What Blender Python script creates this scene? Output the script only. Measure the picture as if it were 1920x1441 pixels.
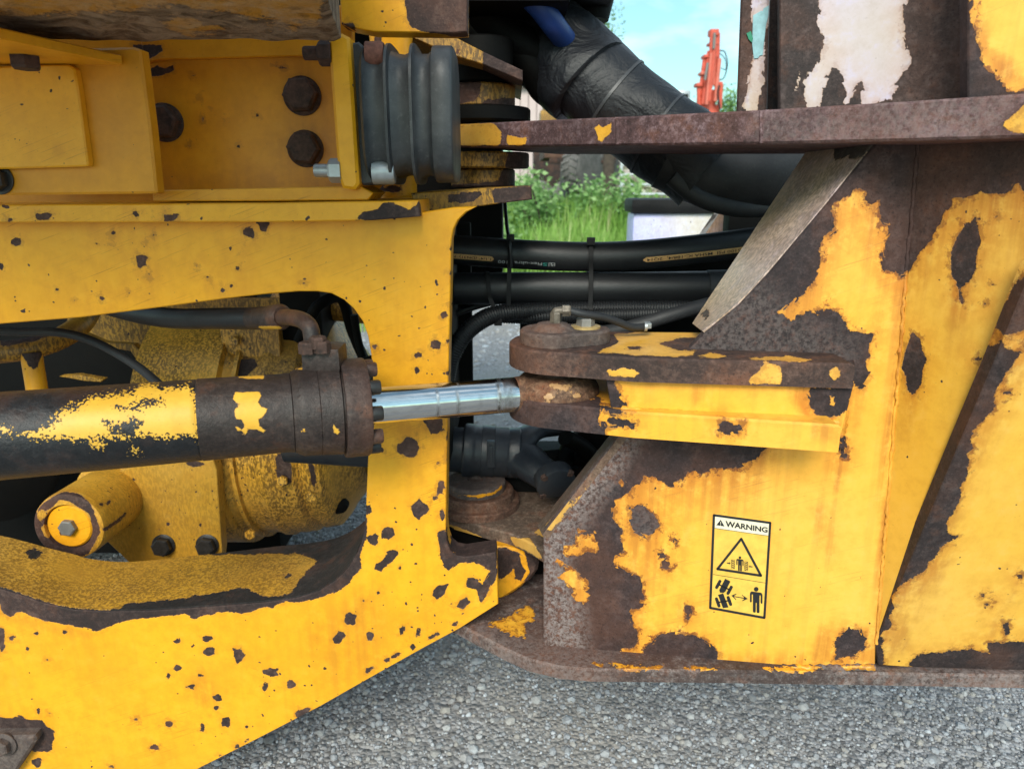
import bpy, bmesh, math, random
import numpy as np
from mathutils import Vector, Matrix
from mathutils.geometry import delaunay_2d_cdt
random.seed(7); rng = np.random.default_rng(7)
scene = bpy.context.scene
for o in list(bpy.data.objects): bpy.data.objects.remove(o)
COL = scene.collection
R = math.radians
# ------------------------------------------------------------------ camera
W, H, F = 1920., 1441., 1350.
PITCH = R(15.7); CAMZ = 1.15
cam = bpy.data.cameras.new('camera'); camo = bpy.data.objects.new('camera', cam); COL.objects.link(camo)
camo.location = (0, 0, CAMZ); camo.rotation_euler = (R(90) - PITCH, 0, 0)
cam.sensor_width = 36; cam.lens = F / W * 36; cam.clip_start = .02; cam.clip_end = 2000
cam.dof.use_dof = True; cam.dof.focus_distance = 1.1; cam.dof.aperture_fstop = 6.5
scene.camera = camo
# ------------------------------------------------------------------ sky, sun, exposure
SUN_EL, SUN_AZ = R(38), R(190)          # azimuth clockwise from +Y: behind the camera, a little to its left
world = bpy.data.worlds.new('World'); scene.world = world; world.use_nodes = True
wn = world.node_tree; wn.nodes.clear()
def wnode(t, **k):
    n = wn.nodes.new(t)
    for a, b in k.items(): setattr(n, a, b)
    return n
sky = wnode('ShaderNodeTexSky', sky_type='NISHITA', sun_disc=False, sun_elevation=SUN_EL, sun_rotation=SUN_AZ)
sky.air_density = 1.0; sky.dust_density = 1.0; sky.ozone_density = 0.3
wtc = wnode('ShaderNodeTexCoord'); wmp = wnode('ShaderNodeMapping'); wmp.inputs['Scale'].default_value = (1, 1, 2.6); wmp.inputs['Location'].default_value = (.3, .1, .2)
wno = wnode('ShaderNodeTexNoise'); wno.inputs['Scale'].default_value = 2.6; wno.inputs['Detail'].default_value = 7; wno.inputs['Roughness'].default_value = .55
wrp = wnode('ShaderNodeMapRange'); wrp.inputs[1].default_value = .46; wrp.inputs[2].default_value = .70; wrp.inputs[3].default_value = .05; wrp.inputs[4].default_value = .8
wmx = wnode('ShaderNodeMix', data_type='RGBA'); wmx.inputs[7].default_value = (9.8, 10.3, 10.5, 1)
wbg = wnode('ShaderNodeBackground'); wbg.inputs[1].default_value = .075
wout = wnode('ShaderNodeOutputWorld')
L_ = wn.links.new
L_(wtc.outputs['Generated'], wmp.inputs['Vector']); L_(wmp.outputs[0], wno.inputs['Vector']); L_(wno.outputs['Fac'], wrp.inputs[0])
L_(wrp.outputs[0], wmx.inputs[0]); wti = wnode('ShaderNodeMix', data_type='RGBA', blend_type='MULTIPLY'); wti.inputs[0].default_value = 1; wti.inputs[7].default_value = (.70, 1.06, .96, 1); L_(sky.outputs[0], wti.inputs[6]); L_(wti.outputs[2], wmx.inputs[6]); L_(wmx.outputs[2], wbg.inputs[0]); L_(wbg.outputs[0], wout.inputs[0])
sl = bpy.data.lights.new('sun', 'SUN'); sl.energy = 1.5; sl.angle = R(26); sl.color = (1, .94, .84)
so = bpy.data.objects.new('sun', sl); COL.objects.link(so)
sd = Vector((math.sin(SUN_AZ) * math.cos(SUN_EL), math.cos(SUN_AZ) * math.cos(SUN_EL), math.sin(SUN_EL)))
so.rotation_euler = sd.to_track_quat('Z', 'Y').to_euler(); so.location = sd * 20
vs = scene.view_settings; vs.view_transform = 'Standard'; vs.look = 'None'; vs.exposure = 1.3; vs.gamma = 1; vs.use_curve_mapping = False
scene.render.engine = 'CYCLES'
scene.cycles.max_bounces = 4; scene.cycles.diffuse_bounces = 3; scene.cycles.glossy_bounces = 2
# ------------------------------------------------------------------ measuring helpers (pixel of the photo + a depth -> a point in the place)
CAM = np.array([0, 0, CAMZ]); FW = np.array([0, math.cos(PITCH), -math.sin(PITCH)]); UP = np.array([0, math.sin(PITCH), math.cos(PITCH)]); RT = np.array([1., 0, 0])
def ray(px, py): return FW + RT * ((px - W / 2) / F) - UP * ((py - H / 2) / F)
def onY(px, py, Y): d = ray(px, py); return CAM + d * (Y / d[1])
def onZ(px, py, z): d = ray(px, py); return CAM + d * ((z - CAMZ) / d[2])
def proj(P):
    q = np.asarray(P) - CAM; dz = q @ FW
    return np.stack([W / 2 + F * (q @ RT) / dz, H / 2 - F * (q @ UP) / dz], -1), dz
def T(x0, y0, s, pts): return [(x0 + x / s, y0 + y / s) for x, y in pts]
CR = dict(A=(0,0,3.43), B=(460,0,3.431), C=(860,0,3.4286), D=(1360,0,3.4286), E=(0,400,3.602), F=(400,520,3.602), G=(820,380,3.2), H=(1320,260,3.2),
          I=(0,800,3.602), J=(400,800,3.602), K=(800,580,3.602), L=(800,880,3.43), M=(1200,640,3.602), N=(1500,680,2.324), O=(0,1130,3.2), Q=(1300,940,6.005))
def t(c, *xy): return T(*CR[c], list(zip(xy[::2], xy[1::2])))
class Plane:
    def __init__(s, o, u, v):
        s.o = np.array(o, float); s.u = np.array(u, float); s.u /= np.linalg.norm(s.u)
        v = np.array(v, float); v -= s.u * (v @ s.u); s.v = v / np.linalg.norm(v); s.n = np.cross(s.u, s.v)
    def hit(s, px, py): d = ray(px, py); return CAM + d * (((s.o - CAM) @ s.n) / (d @ s.n))
    def uv(s, pts): return np.array([[(s.hit(*p) - s.o) @ s.u, (s.hit(*p) - s.o) @ s.v] for p in pts])
    def pt(s, uv, d=0.): uv = np.asarray(uv); return s.o + uv[..., :1] * s.u + uv[..., 1:2] * s.v - s.n * d
def vplane(px, py, Y, yaw=0, lean=0):
    a, l = R(yaw), R(lean); n = np.array([-math.sin(a), -math.cos(a), 0])
    return Plane(onY(px, py, Y), (math.cos(a), -math.sin(a), 0), np.array([0, 0, math.cos(l)]) + n * math.sin(l))
def hplane(z): return Plane((0, 0, z), (1, 0, 0), (0, 1, 0))
def plane3(a, b, c): a, b, c = map(np.array, (a, b, c)); return Plane(a, b - a, c - a)
# ------------------------------------------------------------------ signed distances for paint wear
def sdf(P, poly):
    poly = np.asarray(poly, float); A = poly; B = np.roll(poly, -1, 0); d2 = np.full(len(P), 1e18); ins = np.zeros(len(P), bool)
    for a, b in zip(A, B):
        e = b - a; w = P - a; L2 = max(e @ e, 1e-9); h = np.clip((w @ e) / L2, 0, 1)
        q = w - h[:, None] * e; d2 = np.minimum(d2, (q * q).sum(1))
        c = (a[1] > P[:, 1]) != (b[1] > P[:, 1])
        if abs(e[1]) > 1e-12: ins ^= c & (P[:, 0] < a[0] + (P[:, 1] - a[1]) * e[0] / e[1])
    return np.where(ins, -1, 1) * np.sqrt(d2)
def blob(cx, cy, rx, ry=None, ang=0, n=11, j=.28):
    ry = ry or rx; a = R(ang); r = random.Random(int(cx * 31 + cy * 17)); out = []
    for k in range(n):
        th = k / n * 2 * math.pi; f = 1 + r.uniform(-j, j); x, y = rx * f * math.cos(th), ry * f * math.sin(th)
        out.append((cx + x * math.cos(a) - y * math.sin(a), cy + x * math.sin(a) + y * math.cos(a)))
    return out
def blobs(c, lst): 
    x0, y0, s = CR[c]; return [('c', blob(x0 + b[0] / s, y0 + b[1] / s, b[2] / s, (b[3] if len(b) > 3 else b[2]) / s, b[4] if len(b) > 4 else 0)) for b in lst]
def wearval(V, base, ops):
    s = np.full(len(V), float(base))
    if ops:
        p, dz = proj(V); k = dz / F
        for kind, poly in ops:
            d = sdf(p, poly) * k
            s = np.minimum(s, d) if kind == 'c' else np.maximum(s, -d)
    return np.clip(s, -.06, .06)
def stainval(V, ops):
    s = np.zeros(len(V))
    if ops:
        p, dz = proj(V)
        for amt, soft, poly in ops: s = np.maximum(s, amt * np.clip(.5 - sdf(p, poly) / (2 * soft), 0, 1))
    return s
# ------------------------------------------------------------------ objects
def link(o, parent=None, loc=None):
    COL.objects.link(o)
    if parent is not None:
        o.parent = parent
        if parent.type == 'EMPTY': o.matrix_parent_inverse = Matrix.Translation(parent.location).inverted()
        elif parent.location.length > 0: o.matrix_parent_inverse = Matrix.Translation(parent.location).inverted()
    return o
def tag(o, label, cat=None, group=None, kind=None):
    if label: o['label'] = label
    if cat: o['category'] = cat
    if group: o['group'] = group
    if kind: o['kind'] = kind
    return o
def thing(name, label, cat, loc, group=None):
    o = bpy.data.objects.new(name, None); o.empty_display_size = .05; o.location = Vector(loc); COL.objects.link(o)
    return tag(o, label, cat, group)
def dripval(V, ops, n=(.012, .026, .042, .060, .085, .115)):
    """rust washed down from bare patches: how close above a vertex the paint is gone"""
    out = np.zeros(len(V))
    for d in n: out = np.maximum(out, np.clip(.5 - wearval(V + np.array([0, 0, d]), .06, ops) / .006, 0, 1) * (1 - d / .13))
    return out * .8
def mk(name, V, Fc, mat, parent=None, smooth=True, ang=38, wear=.06, ops=None, stain=None, origin=None, pale=None, drip=False):
    V = np.asarray(V, float); me = bpy.data.meshes.new(name)
    o0 = np.array(origin if origin is not None else (0, 0, 0), float)
    me.from_pydata((V - o0).tolist(), [], [tuple(map(int, f)) for f in Fc]); me.validate()
    if smooth:
        me.polygons.foreach_set('use_smooth', [True] * len(me.polygons)); me.set_sharp_from_angle(angle=R(ang))
    if len(me.vertices) == len(V):
        a = me.attributes.new('wear', 'FLOAT', 'POINT'); a.data.foreach_set('value', wearval(V, wear, ops).astype(np.float32))
        a = me.attributes.new('stain', 'FLOAT', 'POINT'); a.data.foreach_set('value', (np.maximum(stainval(V, stain), dripval(V, ops)) if drip else stainval(V, stain)).astype(np.float32))
        if pale: a = me.attributes.new('pale', 'FLOAT', 'POINT'); a.data.foreach_set('value', stainval(V, pale).astype(np.float32))
    me.materials.append(mat); me.update()
    o = bpy.data.objects.new(name, me); link(o, parent)
    if origin is not None: o.location = Vector(origin)
    return o
def joinm(*ms):
    V, Fc, n = [], [], 0
    for v, f in ms:
        v = np.asarray(v); V.append(v); Fc += [tuple(i + n for i in q) for q in f]; n += len(v)
    return np.concatenate(V), Fc
def resample(P, step, closed=True):
    P = np.asarray(P, float); out = []; n = len(P)
    for i in range(n if closed else n - 1):
        a, b = P[i], P[(i + 1) % n]; k = max(1, int(round(np.linalg.norm(b - a) / step)))
        out += [a + (b - a) * j / k for j in range(k)]
    if not closed: out.append(P[-1])
    return np.array(out)
def area(P): x, y = P[:, 0], P[:, 1]; return .5 * np.sum(x * np.roll(y, -1) - np.roll(x, -1) * y)
def inset(P, b):
    e = np.roll(P, -1, 0) - P; e /= np.linalg.norm(e, axis=1)[:, None] + 1e-12; nn = np.stack([-e[:, 1], e[:, 0]], 1)
    m = nn + np.roll(nn, 1, 0); l2 = (m * m).sum(1) / 4; m = m / 2 / np.maximum(l2, .35)[:, None]
    return P + m * b
def cdt(loops, pts):
    vs_, es = [], []
    for lp in loops:
        n = len(vs_); vs_ += [Vector(p) for p in lp]; es += [(n + i, n + (i + 1) % len(lp)) for i in range(len(lp))]
    nb = len(vs_); vs_ += [Vector(p) for p in pts]
    ov, oe, of, ids, _, _ = delaunay_2d_cdt(vs_, es, [], 1, 1e-7)
    ov = np.array([(v.x, v.y) for v in ov]); of = np.array([f for f in of if len(f) == 3])
    c = ov[of].mean(1); keep = sdf(c, loops[0]) < 0
    for h in loops[1:]: keep &= sdf(c, h) > 0
    of = of[keep]; cr = (ov[of[:, 1], 0] - ov[of[:, 0], 0]) * (ov[of[:, 2], 1] - ov[of[:, 0], 1]) - (ov[of[:, 1], 1] - ov[of[:, 0], 1]) * (ov[of[:, 2], 0] - ov[of[:, 0], 0])
    of[cr < 0] = of[cr < 0][:, ::-1]
    return ov, of
def plate(name, pl, outline, th, mat, parent, holes=(), ops=None, wear=.06, stain=None, step=.03, es=.02, bev=.0015, rows=None, world=False, ang=38, warp=None, pale=None, drip=False):
    """solid plate: outline (pixels seen on plane pl, or plane coordinates) with rounded arris, thickness th away from the viewer"""
    loops = []
    for k, lp in enumerate([outline] + list(holes)):
        uv = np.asarray(lp, float) if world else pl.uv(lp)
        if (area(uv) < 0) == (k == 0): uv = uv[::-1]
        loops.append(resample(uv, es))
    inn = [inset(l, bev) for l in loops]
    lo, hi = loops[0].min(0), loops[0].max(0)
    gx, gy = np.meshgrid(np.arange(lo[0] + step / 2, hi[0], step), np.arange(lo[1] + step / 2, hi[1], step)); g = np.stack([gx.ravel(), gy.ravel()], 1)
    g += rng.uniform(-.2, .2, g.shape) * step; pts = [g]
    if ops:
        for kind, poly in ops:
            uv = resample(pl.uv(poly), .004)
            for d in (-.008, -.0035, .0035, .008): pts.append(inset(uv, d))
            pts.append(uv)
    for st in (stain or []) + (pale or []):
        uv = resample(pl.uv(st[2]), .006); pts += [uv, inset(uv, .006), inset(uv, -.006)]
    pts = np.concatenate(pts); m = sdf(pts, inn[0]) < -.0025
    for h in inn[1:]: m &= sdf(pts, h) > .0025
    pts = pts[m]; key = np.round(pts / .0022).astype(int); _, ix = np.unique(key, axis=0, return_index=True); pts = pts[np.sort(ix)]
    ov, of = cdt(inn, pts); V = [pl.pt(ov)]; Fc = [tuple(f) for f in of]; n = len(ov)
    nr = rows or max(1, int(th / .03))
    for l, i in zip(loops, inn):
        k = len(l); ringd = [(i, 0.), (l, bev)] + [(l, bev + (th - bev) * (r + 1) / nr) for r in range(nr)]
        for a, d in ringd: V.append(pl.pt(a, d))
        for r in range(len(ringd) - 1):
            b0 = n + r * k; b1 = b0 + k
            Fc += [(b0 + q, b1 + q, b1 + (q + 1) % k, b0 + (q + 1) % k) for q in range(k)]
        n += k * len(ringd)
    bv, bf = cdt(loops, []); V.append(pl.pt(bv, th)); Fc += [tuple(int(x) + n for x in f[::-1]) for f in bf]
    V = np.concatenate(V)
    w, s2 = ops, stain
    if warp is not None: V = warp(V)
    # weld the rim: merge by distance
    o = mk(name, V, Fc, mat, parent, ang=ang, wear=wear, ops=w, stain=s2, pale=pale, drip=drip)
    bm = bmesh.new(); bm.from_mesh(o.data); bmesh.ops.remove_doubles(bm, verts=bm.verts, dist=1e-5); bm.to_mesh(o.data); bm.free(); o.data.set_sharp_from_angle(angle=R(ang))
    return o
def spline(P, n=8, closed=False):
    P = np.asarray(P, float); out = []; m = len(P)
    for i in range(m if closed else m - 1):
        p0, p1, p2, p3 = (P[(i - 1) % m], P[i], P[(i + 1) % m], P[(i + 2) % m]) if closed else (P[max(i - 1, 0)], P[i], P[i + 1], P[min(i + 2, m - 1)])
        for k in range(n):
            u = k / n; out.append(.5 * (2 * p1 + (p2 - p0) * u + (2 * p0 - 5 * p1 + 4 * p2 - p3) * u * u + (3 * p1 - p0 - 3 * p2 + p3) * u ** 3))
    if not closed: out.append(P[-1])
    return np.array(out)
def frames(P):
    Tn = np.gradient(P, axis=0); Tn /= np.linalg.norm(Tn, axis=1)[:, None]; N = np.zeros_like(P); up = np.array([0, 0, 1.]) if abs(Tn[0][2]) < .9 else np.array([1., 0, 0])
    N[0] = up - Tn[0] * (up @ Tn[0])
    for i in range(1, len(P)): N[i] = N[i - 1] - Tn[i] * (N[i - 1] @ Tn[i])
    N /= np.linalg.norm(N, axis=1)[:, None]; return Tn, N, np.cross(Tn, N)
def sweep(P, r, segs=18, caps=True, squash=1.):
    P = np.asarray(P, float); r = np.broadcast_to(np.asarray(r, float), (len(P),)); Tn, N, B = frames(P); a = np.linspace(0, 2 * np.pi, segs, endpoint=False)
    V = (P[:, None] + r[:, None, None] * (np.cos(a)[None, :, None] * N[:, None] * squash + np.sin(a)[None, :, None] * B[:, None])).reshape(-1, 3); Fc = []
    for i in range(len(P) - 1):
        for k in range(segs): Fc.append((i * segs + k, i * segs + (k + 1) % segs, (i + 1) * segs + (k + 1) % segs, (i + 1) * segs + k))
    if caps: Fc += [tuple(range(segs))[::-1], tuple((len(P) - 1) * segs + k for k in range(segs))]
    return V, Fc
def lathe(prof, o, d, segs=48, sup=2., caps=True):
    o = np.array(o, float); d = np.array(d, float); d /= np.linalg.norm(d); h = np.array([0, 0, 1.]) if abs(d[2]) < .9 else np.array([1., 0, 0]); N = h - d * (h @ d); N /= np.linalg.norm(N); B = np.cross(d, N)
    a = np.linspace(0, 2 * np.pi, segs, endpoint=False); ca, sa = np.cos(a), np.sin(a)
    rr = (np.abs(ca) ** sup + np.abs(sa) ** sup) ** (-1 / sup)
    V = np.array([o + d * tt + r * rr[k] * (ca[k] * N + sa[k] * B) for tt, r in prof for k in range(segs)]); Fc = []
    for i in range(len(prof) - 1):
        for k in range(segs): Fc.append((i * segs + k, i * segs + (k + 1) % segs, (i + 1) * segs + (k + 1) % segs, (i + 1) * segs + k))
    if caps: Fc += [tuple(range(segs))[::-1], tuple((len(prof) - 1) * segs + k for k in range(segs))]
    return V, Fc
def dens(prof, step):
    out = []
    for (a, ra), (b, rb) in zip(prof, prof[1:]):
        k = max(1, int(math.hypot(b - a, rb - ra) / step)); out += [(a + (b - a) * j / k, ra + (rb - ra) * j / k) for j in range(k)]
    return out + [prof[-1]]
def hexm(o, d, r, h, rot=0.):
    o = np.array(o, float); d = np.array(d, float); d /= np.linalg.norm(d); g = np.array([0, 0, 1.]) if abs(d[2]) < .9 else np.array([1., 0, 0]); N = g - d * (g @ d); N /= np.linalg.norm(N); B = np.cross(d, N); V = []
    for tt, q in ((0, 1), (h * .82, 1), (h, .84)):
        for k in range(6): a = rot + k * math.pi / 3; V.append(o + d * tt + r * q * (math.cos(a) * N + math.sin(a) * B))
    Fc = [(i * 6 + k, i * 6 + (k + 1) % 6, (i + 1) * 6 + (k + 1) % 6, (i + 1) * 6 + k) for i in range(2) for k in range(6)] + [tuple(range(12, 18)), (5, 4, 3, 2, 1, 0)]
    return np.array(V), Fc
def boxm(lo, hi):
    (a, b, c), (d, e, f) = lo, hi
    V = [(a, b, c), (d, b, c), (d, e, c), (a, e, c), (a, b, f), (d, b, f), (d, e, f), (a, e, f)]
    return np.array(V, float), [(0, 3, 2, 1), (4, 5, 6, 7), (0, 1, 5, 4), (1, 2, 6, 5), (2, 3, 7, 6), (3, 0, 4, 7)]
def bevelbox(lo, hi, b=.002):
    """box with chamfered edges"""
    bm = bmesh.new(); v, f = boxm(lo, hi); vs2 = [bm.verts.new(p) for p in v]
    for q in f: bm.faces.new([vs2[i] for i in q])
    bmesh.ops.bevel(bm, geom=list(bm.edges), offset=b, segments=2, affect='EDGES', profile=.7)
    bm.verts.index_update(); out = np.array([p.co[:] for p in bm.verts]), [tuple(p.index for p in q.verts) for q in bm.faces]; bm.free(); return out
def bolt(o, d, r, h, mat, parent, washer=0, rot=0., name='bolt', wmat=None, **k):
    d = np.array(d, float); d /= np.linalg.norm(d); o = np.array(o, float)
    b = mk(name, *hexm(o + d * (.003 if washer else 0), d, r, h, rot), mat, parent, smooth=True, ang=25, **k)
    if washer: mk('washer', *lathe([(0, washer), (.0022, washer), (.003, washer * .95)], o, d, 28), wmat or mat, b, **k)
    return b
# ------------------------------------------------------------------ materials
class NT:
    def __init__(s, name):
        s.m = bpy.data.materials.new(name); s.m.use_nodes = True; s.t = s.m.node_tree; s.t.nodes.clear()
        s.out = s.n('ShaderNodeOutputMaterial'); s.bs = s.n('ShaderNodeBsdfPrincipled'); s.l(s.bs.outputs[0], s.out.inputs[0])
        s.tc = s.n('ShaderNodeTexCoord').outputs['Object']
    def n(s, ty, **k):
        x = s.t.nodes.new(ty)
        for a, b in k.items(): setattr(x, a, b)
        return x
    def l(s, a, b): s.t.links.new(a, b)
    def put(s, sock, v):
        if hasattr(v, 'is_output'): s.l(v, sock)
        else: sock.default_value = v if not isinstance(v, tuple) or len(v) == 4 or sock.type == 'VECTOR' else (*v, 1)
    def math(s, op, a, b=0., c=0.):
        x = s.n('ShaderNodeMath', operation=op); s.put(x.inputs[0], a); s.put(x.inputs[1], b); s.put(x.inputs[2], c); return x.outputs[0]
    def noise(s, sc, det=4, rough=.55, vec=None, scale3=None, dist=0.):
        x = s.n('ShaderNodeTexNoise'); v = vec or s.tc
        if scale3: mp = s.n('ShaderNodeMapping'); mp.inputs['Scale'].default_value = scale3; s.l(v, mp.inputs[0]); v = mp.outputs[0]
        s.l(v, x.inputs['Vector']); x.inputs['Scale'].default_value = sc; x.inputs['Detail'].default_value = det; x.inputs['Roughness'].default_value = rough; x.inputs['Distortion'].default_value = dist
        return x.outputs['Fac']
    def voro(s, sc, feat='F1'):
        x = s.n('ShaderNodeTexVoronoi', feature=feat); s.l(s.tc, x.inputs['Vector']); x.inputs['Scale'].default_value = sc; return x.outputs['Distance']
    def mr(s, v, a, b, c=0., d=1.): x = s.n('ShaderNodeMapRange'); s.put(x.inputs[0], v); x.inputs[1].default_value = a; x.inputs[2].default_value = b; x.inputs[3].default_value = c; x.inputs[4].default_value = d; return x.outputs[0]
    def mix(s, f, a, b, bl='MIX'):
        x = s.n('ShaderNodeMix', data_type='RGBA', blend_type=bl); s.put(x.inputs[0], f); s.put(x.inputs[6], a); s.put(x.inputs[7], b); return x.outputs[2]
    def ramp(s, v, *st):
        x = s.n('ShaderNodeValToRGB'); e = x.color_ramp.elements; s.put(x.inputs[0], v)
        while len(e) < len(st): e.new(.5)
        for q, (p, c) in zip(e, st): q.position = p; q.color = (*c, 1)
        return x.outputs[0]
    def attr(s, a): x = s.n('ShaderNodeAttribute', attribute_name=a); return x.outputs['Fac']
    def bump(s, h, dist, strength=1., prev=None):
        x = s.n('ShaderNodeBump'); s.put(x.inputs['Height'], h); x.inputs['Distance'].default_value = dist; x.inputs['Strength'].default_value = strength
        if prev: s.l(prev, x.inputs['Normal'])
        return x.outputs[0]
    def fin(s, col, rough, normal=None, metal=0., spec=.5):
        s.put(s.bs.inputs['Base Color'], col); s.put(s.bs.inputs['Roughness'], rough); s.put(s.bs.inputs['Metallic'], metal); s.put(s.bs.inputs['Specular IOR Level'], spec)
        if normal: s.l(normal, s.bs.inputs['Normal'])
        return s.m
YEL = (.84, .375, .010)
def painted(name, paint=YEL, dark=(.030, .018, .017), mid=(.062, .034, .030), light=(.135, .085, .070), halo=.5, amp=.0022, speck=.35, grime=.25, rough=.42, rustamt=.0, streak=.0, oil=0., haloc=(.40, .125, .016), fade=.45, haloW=.019, spat=0., mud=0., brough=.66, flake=0., scr=0.):
    dark, mid, light = (tuple(x * q for x in c_) for c_, q in ((dark, .60), (mid, .72), (light, .95)))
    s = NT(name)
    n1 = s.noise(44, 5, .70); n2 = s.noise(300, 2, .6)
    w = s.math('ADD', s.attr('wear'), s.math('ADD', s.math('MULTIPLY', s.math('SUBTRACT', n1, .5), amp * 4.2), s.math('MULTIPLY', s.math('SUBTRACT', n2, .5), amp * 1.3 + spat)))
    if flake: vf = s.n('ShaderNodeTexVoronoi'); s.l(s.tc, vf.inputs['Vector']); vf.inputs['Scale'].default_value = 85; vb = s.n('ShaderNodeSeparateColor'); s.l(vf.outputs['Color'], vb.inputs[0]); w = s.math('ADD', w, s.math('MULTIPLY', s.math('SUBTRACT', vb.outputs[0], .5), flake))
    pm0 = s.mr(w, -.0002, .0005)
    # scattered pin-head chips
    nb = s.noise(5, 1); sp = s.noise(105, 1, .5); thr = s.mr(nb, .35, .7, .80, .80 - .12 * speck)
    pm = s.math('MULTIPLY', pm0, s.math('SUBTRACT', 1, s.mr(s.math('SUBTRACT', sp, thr), 0, .012)))
    # rust
    r1 = s.noise(95, 5, .72); r2 = s.noise(13, 4, .65)
    rc = s.ramp(s.math('ADD', s.math('MULTIPLY', r1, .6), s.math('MULTIPLY', r2, .4)), (.33, dark), (.50, mid), (.68, light))
    rc = s.mix(s.math('MULTIPLY', s.mr(s.noise(26, 5, .68), .52, .68), .30 + rustamt), rc, (.16, .055, .024))
    rc = s.mix(s.math('MULTIPLY', s.mr(n2, .58, .75), .28), rc, (light[0] * 1.5, light[1] * 1.5, light[2] * 1.6))
    zone = s.noise(4.5, 4, .6); rc = s.mix(s.math('MULTIPLY', s.mr(zone, .50, .66), .55), rc, s.mix(.55, rc, (.17, .062, .030))); rc = s.mix(s.math('MULTIPLY', s.mr(zone, .50, .34), .55), rc, (dark[0] * .75, dark[1] * .75, dark[2] * .8))
    rc = s.mix(s.math('MULTIPLY', s.mr(n2, .42, .32), .5), rc, (dark[0] * .5, dark[1] * .5, dark[2] * .5))
    pa_ = s.attr('pale'); pn = s.noise(170, 4, .7); rc = s.mix(s.math('MULTIPLY', pa_, s.mr(pn, .38, .60)), rc, (.25, .20, .19)); rc = s.mix(s.math('MULTIPLY', pa_, s.mr(r1, .52, .62)), rc, (.12, .045, .026))
    # paint
    big = s.noise(3.1, 2); pc = s.mix(s.math('MULTIPLY', s.mr(big, .35, .7), fade), paint, (min(1, paint[0] * 1.06), paint[1] * 1.22, paint[2] * 3.4))
    pc = s.mix(s.math('MULTIPLY', s.mr(s.noise(7, 5, .7), .42, .75), grime), pc, (paint[0] * .42, paint[1] * .36, paint[2] * .6))
    vst = s.noise(1, 4, .6, scale3=(75, 75, 2.2))
    if streak: pc = s.mix(s.math('MULTIPLY', s.mr(vst, .5, .72), streak), pc, (paint[0] * .60, paint[1] * .40, paint[2]))
    st = s.attr('stain')
    pc = s.mix(s.math('MULTIPLY', st, s.mr(s.math('ADD', s.math('MULTIPLY', vst, .6), s.math('MULTIPLY', n1, .4)), .36, .58, .10, 1.)), pc, (.32, .088, .013))
    hm = s.math('MULTIPLY', s.mr(zone, .36, .56, .2, 1.), halo); pc = s.mix(s.math('MULTIPLY', s.math('MULTIPLY', s.mr(w, .0, haloW * 1.7, 1., 0.), s.mr(n1, .38, .55)), s.math('MULTIPLY', hm, .6)), pc, (.60, .19, .018))
    hs = s.mr(s.math('ADD', s.mr(w, .0, haloW, 1., 0.), s.math('MULTIPLY', s.math('SUBTRACT', r1, .5), 2.6)), .72, .98); pc = s.mix(s.math('MULTIPLY', hs, hm), pc, (.20, .058, .013))
    pc = s.mix(s.math('MULTIPLY', s.mr(n1, .48, .68), .30), pc, (paint[0] * .70, paint[1] * .62, paint[2] * .6)); pc = s.mix(s.math('MULTIPLY', s.mr(n1, .46, .30), .22), pc, (min(1, paint[0] * 1.05), paint[1] * 1.2, paint[2] * 3 + .02))
    pc = s.mix(s.math('MULTIPLY', s.mr(n2, .68, .74), min(.6, .16 + grime * .45)), pc, (.10, .05, .012))
    if scr:
        mp = s.n('ShaderNodeMapping'); mp.inputs['Rotation'].default_value = (0, .35, 0); s.l(s.tc, mp.inputs[0]); pc = s.mix(s.math('MULTIPLY', s.math('MULTIPLY', s.mr(s.noise(1, 2, .5, vec=mp.outputs[0], scale3=(14, 14, 700)), .63, .70), s.mr(zone, .46, .60)), scr), pc, (paint[0] * .45, paint[1] * .38, paint[2]))
    if oil:
        o1 = s.mr(s.noise(1, 4, .72, scale3=(210, 210, 80)), .45, .53); o2 = s.mr(s.noise(6, 3, .6), .28, .50)
        pc = s.mix(s.math('MULTIPLY', s.mr(s.noise(2.3, 4), .42, .68), oil * .8), pc, (.24, .125, .038))
        pc = s.mix(s.math('MULTIPLY', s.math('MULTIPLY', o1, o2), oil), pc, (.030, .018, .010))
    if mud:
        m1 = s.mr(s.noise(1, 6, .7, scale3=(24, 24, 24), dist=1.0), .40, .62); pc = s.mix(s.math('MULTIPLY', m1, mud), pc, (.50, .39, .28)); pc = s.mix(s.math('MULTIPLY', s.mr(s.noise(1, 6, .75, scale3=(44, 44, 44), dist=1.2), .52, .66), mud), pc, (.035, .02, .012)); rc = s.mix(s.math('MULTIPLY', m1, mud), rc, (.50, .38, .27))
    col = s.mix(pm, rc, pc)
    edge = s.math('MULTIPLY', s.mr(w, .0, .0011, 1., 0.), pm); col = s.mix(s.math('MULTIPLY', edge, .5), col, (.46, .22, .06))
    hgt = s.math('ADD', s.math('MULTIPLY', pm0, .9), s.math('MULTIPLY', r1, s.math('SUBTRACT', 1.1 + mud * 3, s.math('MULTIPLY', pm0, .95))))
    ro = s.math('ADD', s.math('MULTIPLY', pm, rough - .1 - brough), s.math('ADD', brough, s.math('MULTIPLY', r2, .2)))
    return s.fin(col, ro, s.bump(hgt, .0014 + mud * .002, .85), 0., .4)
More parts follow.
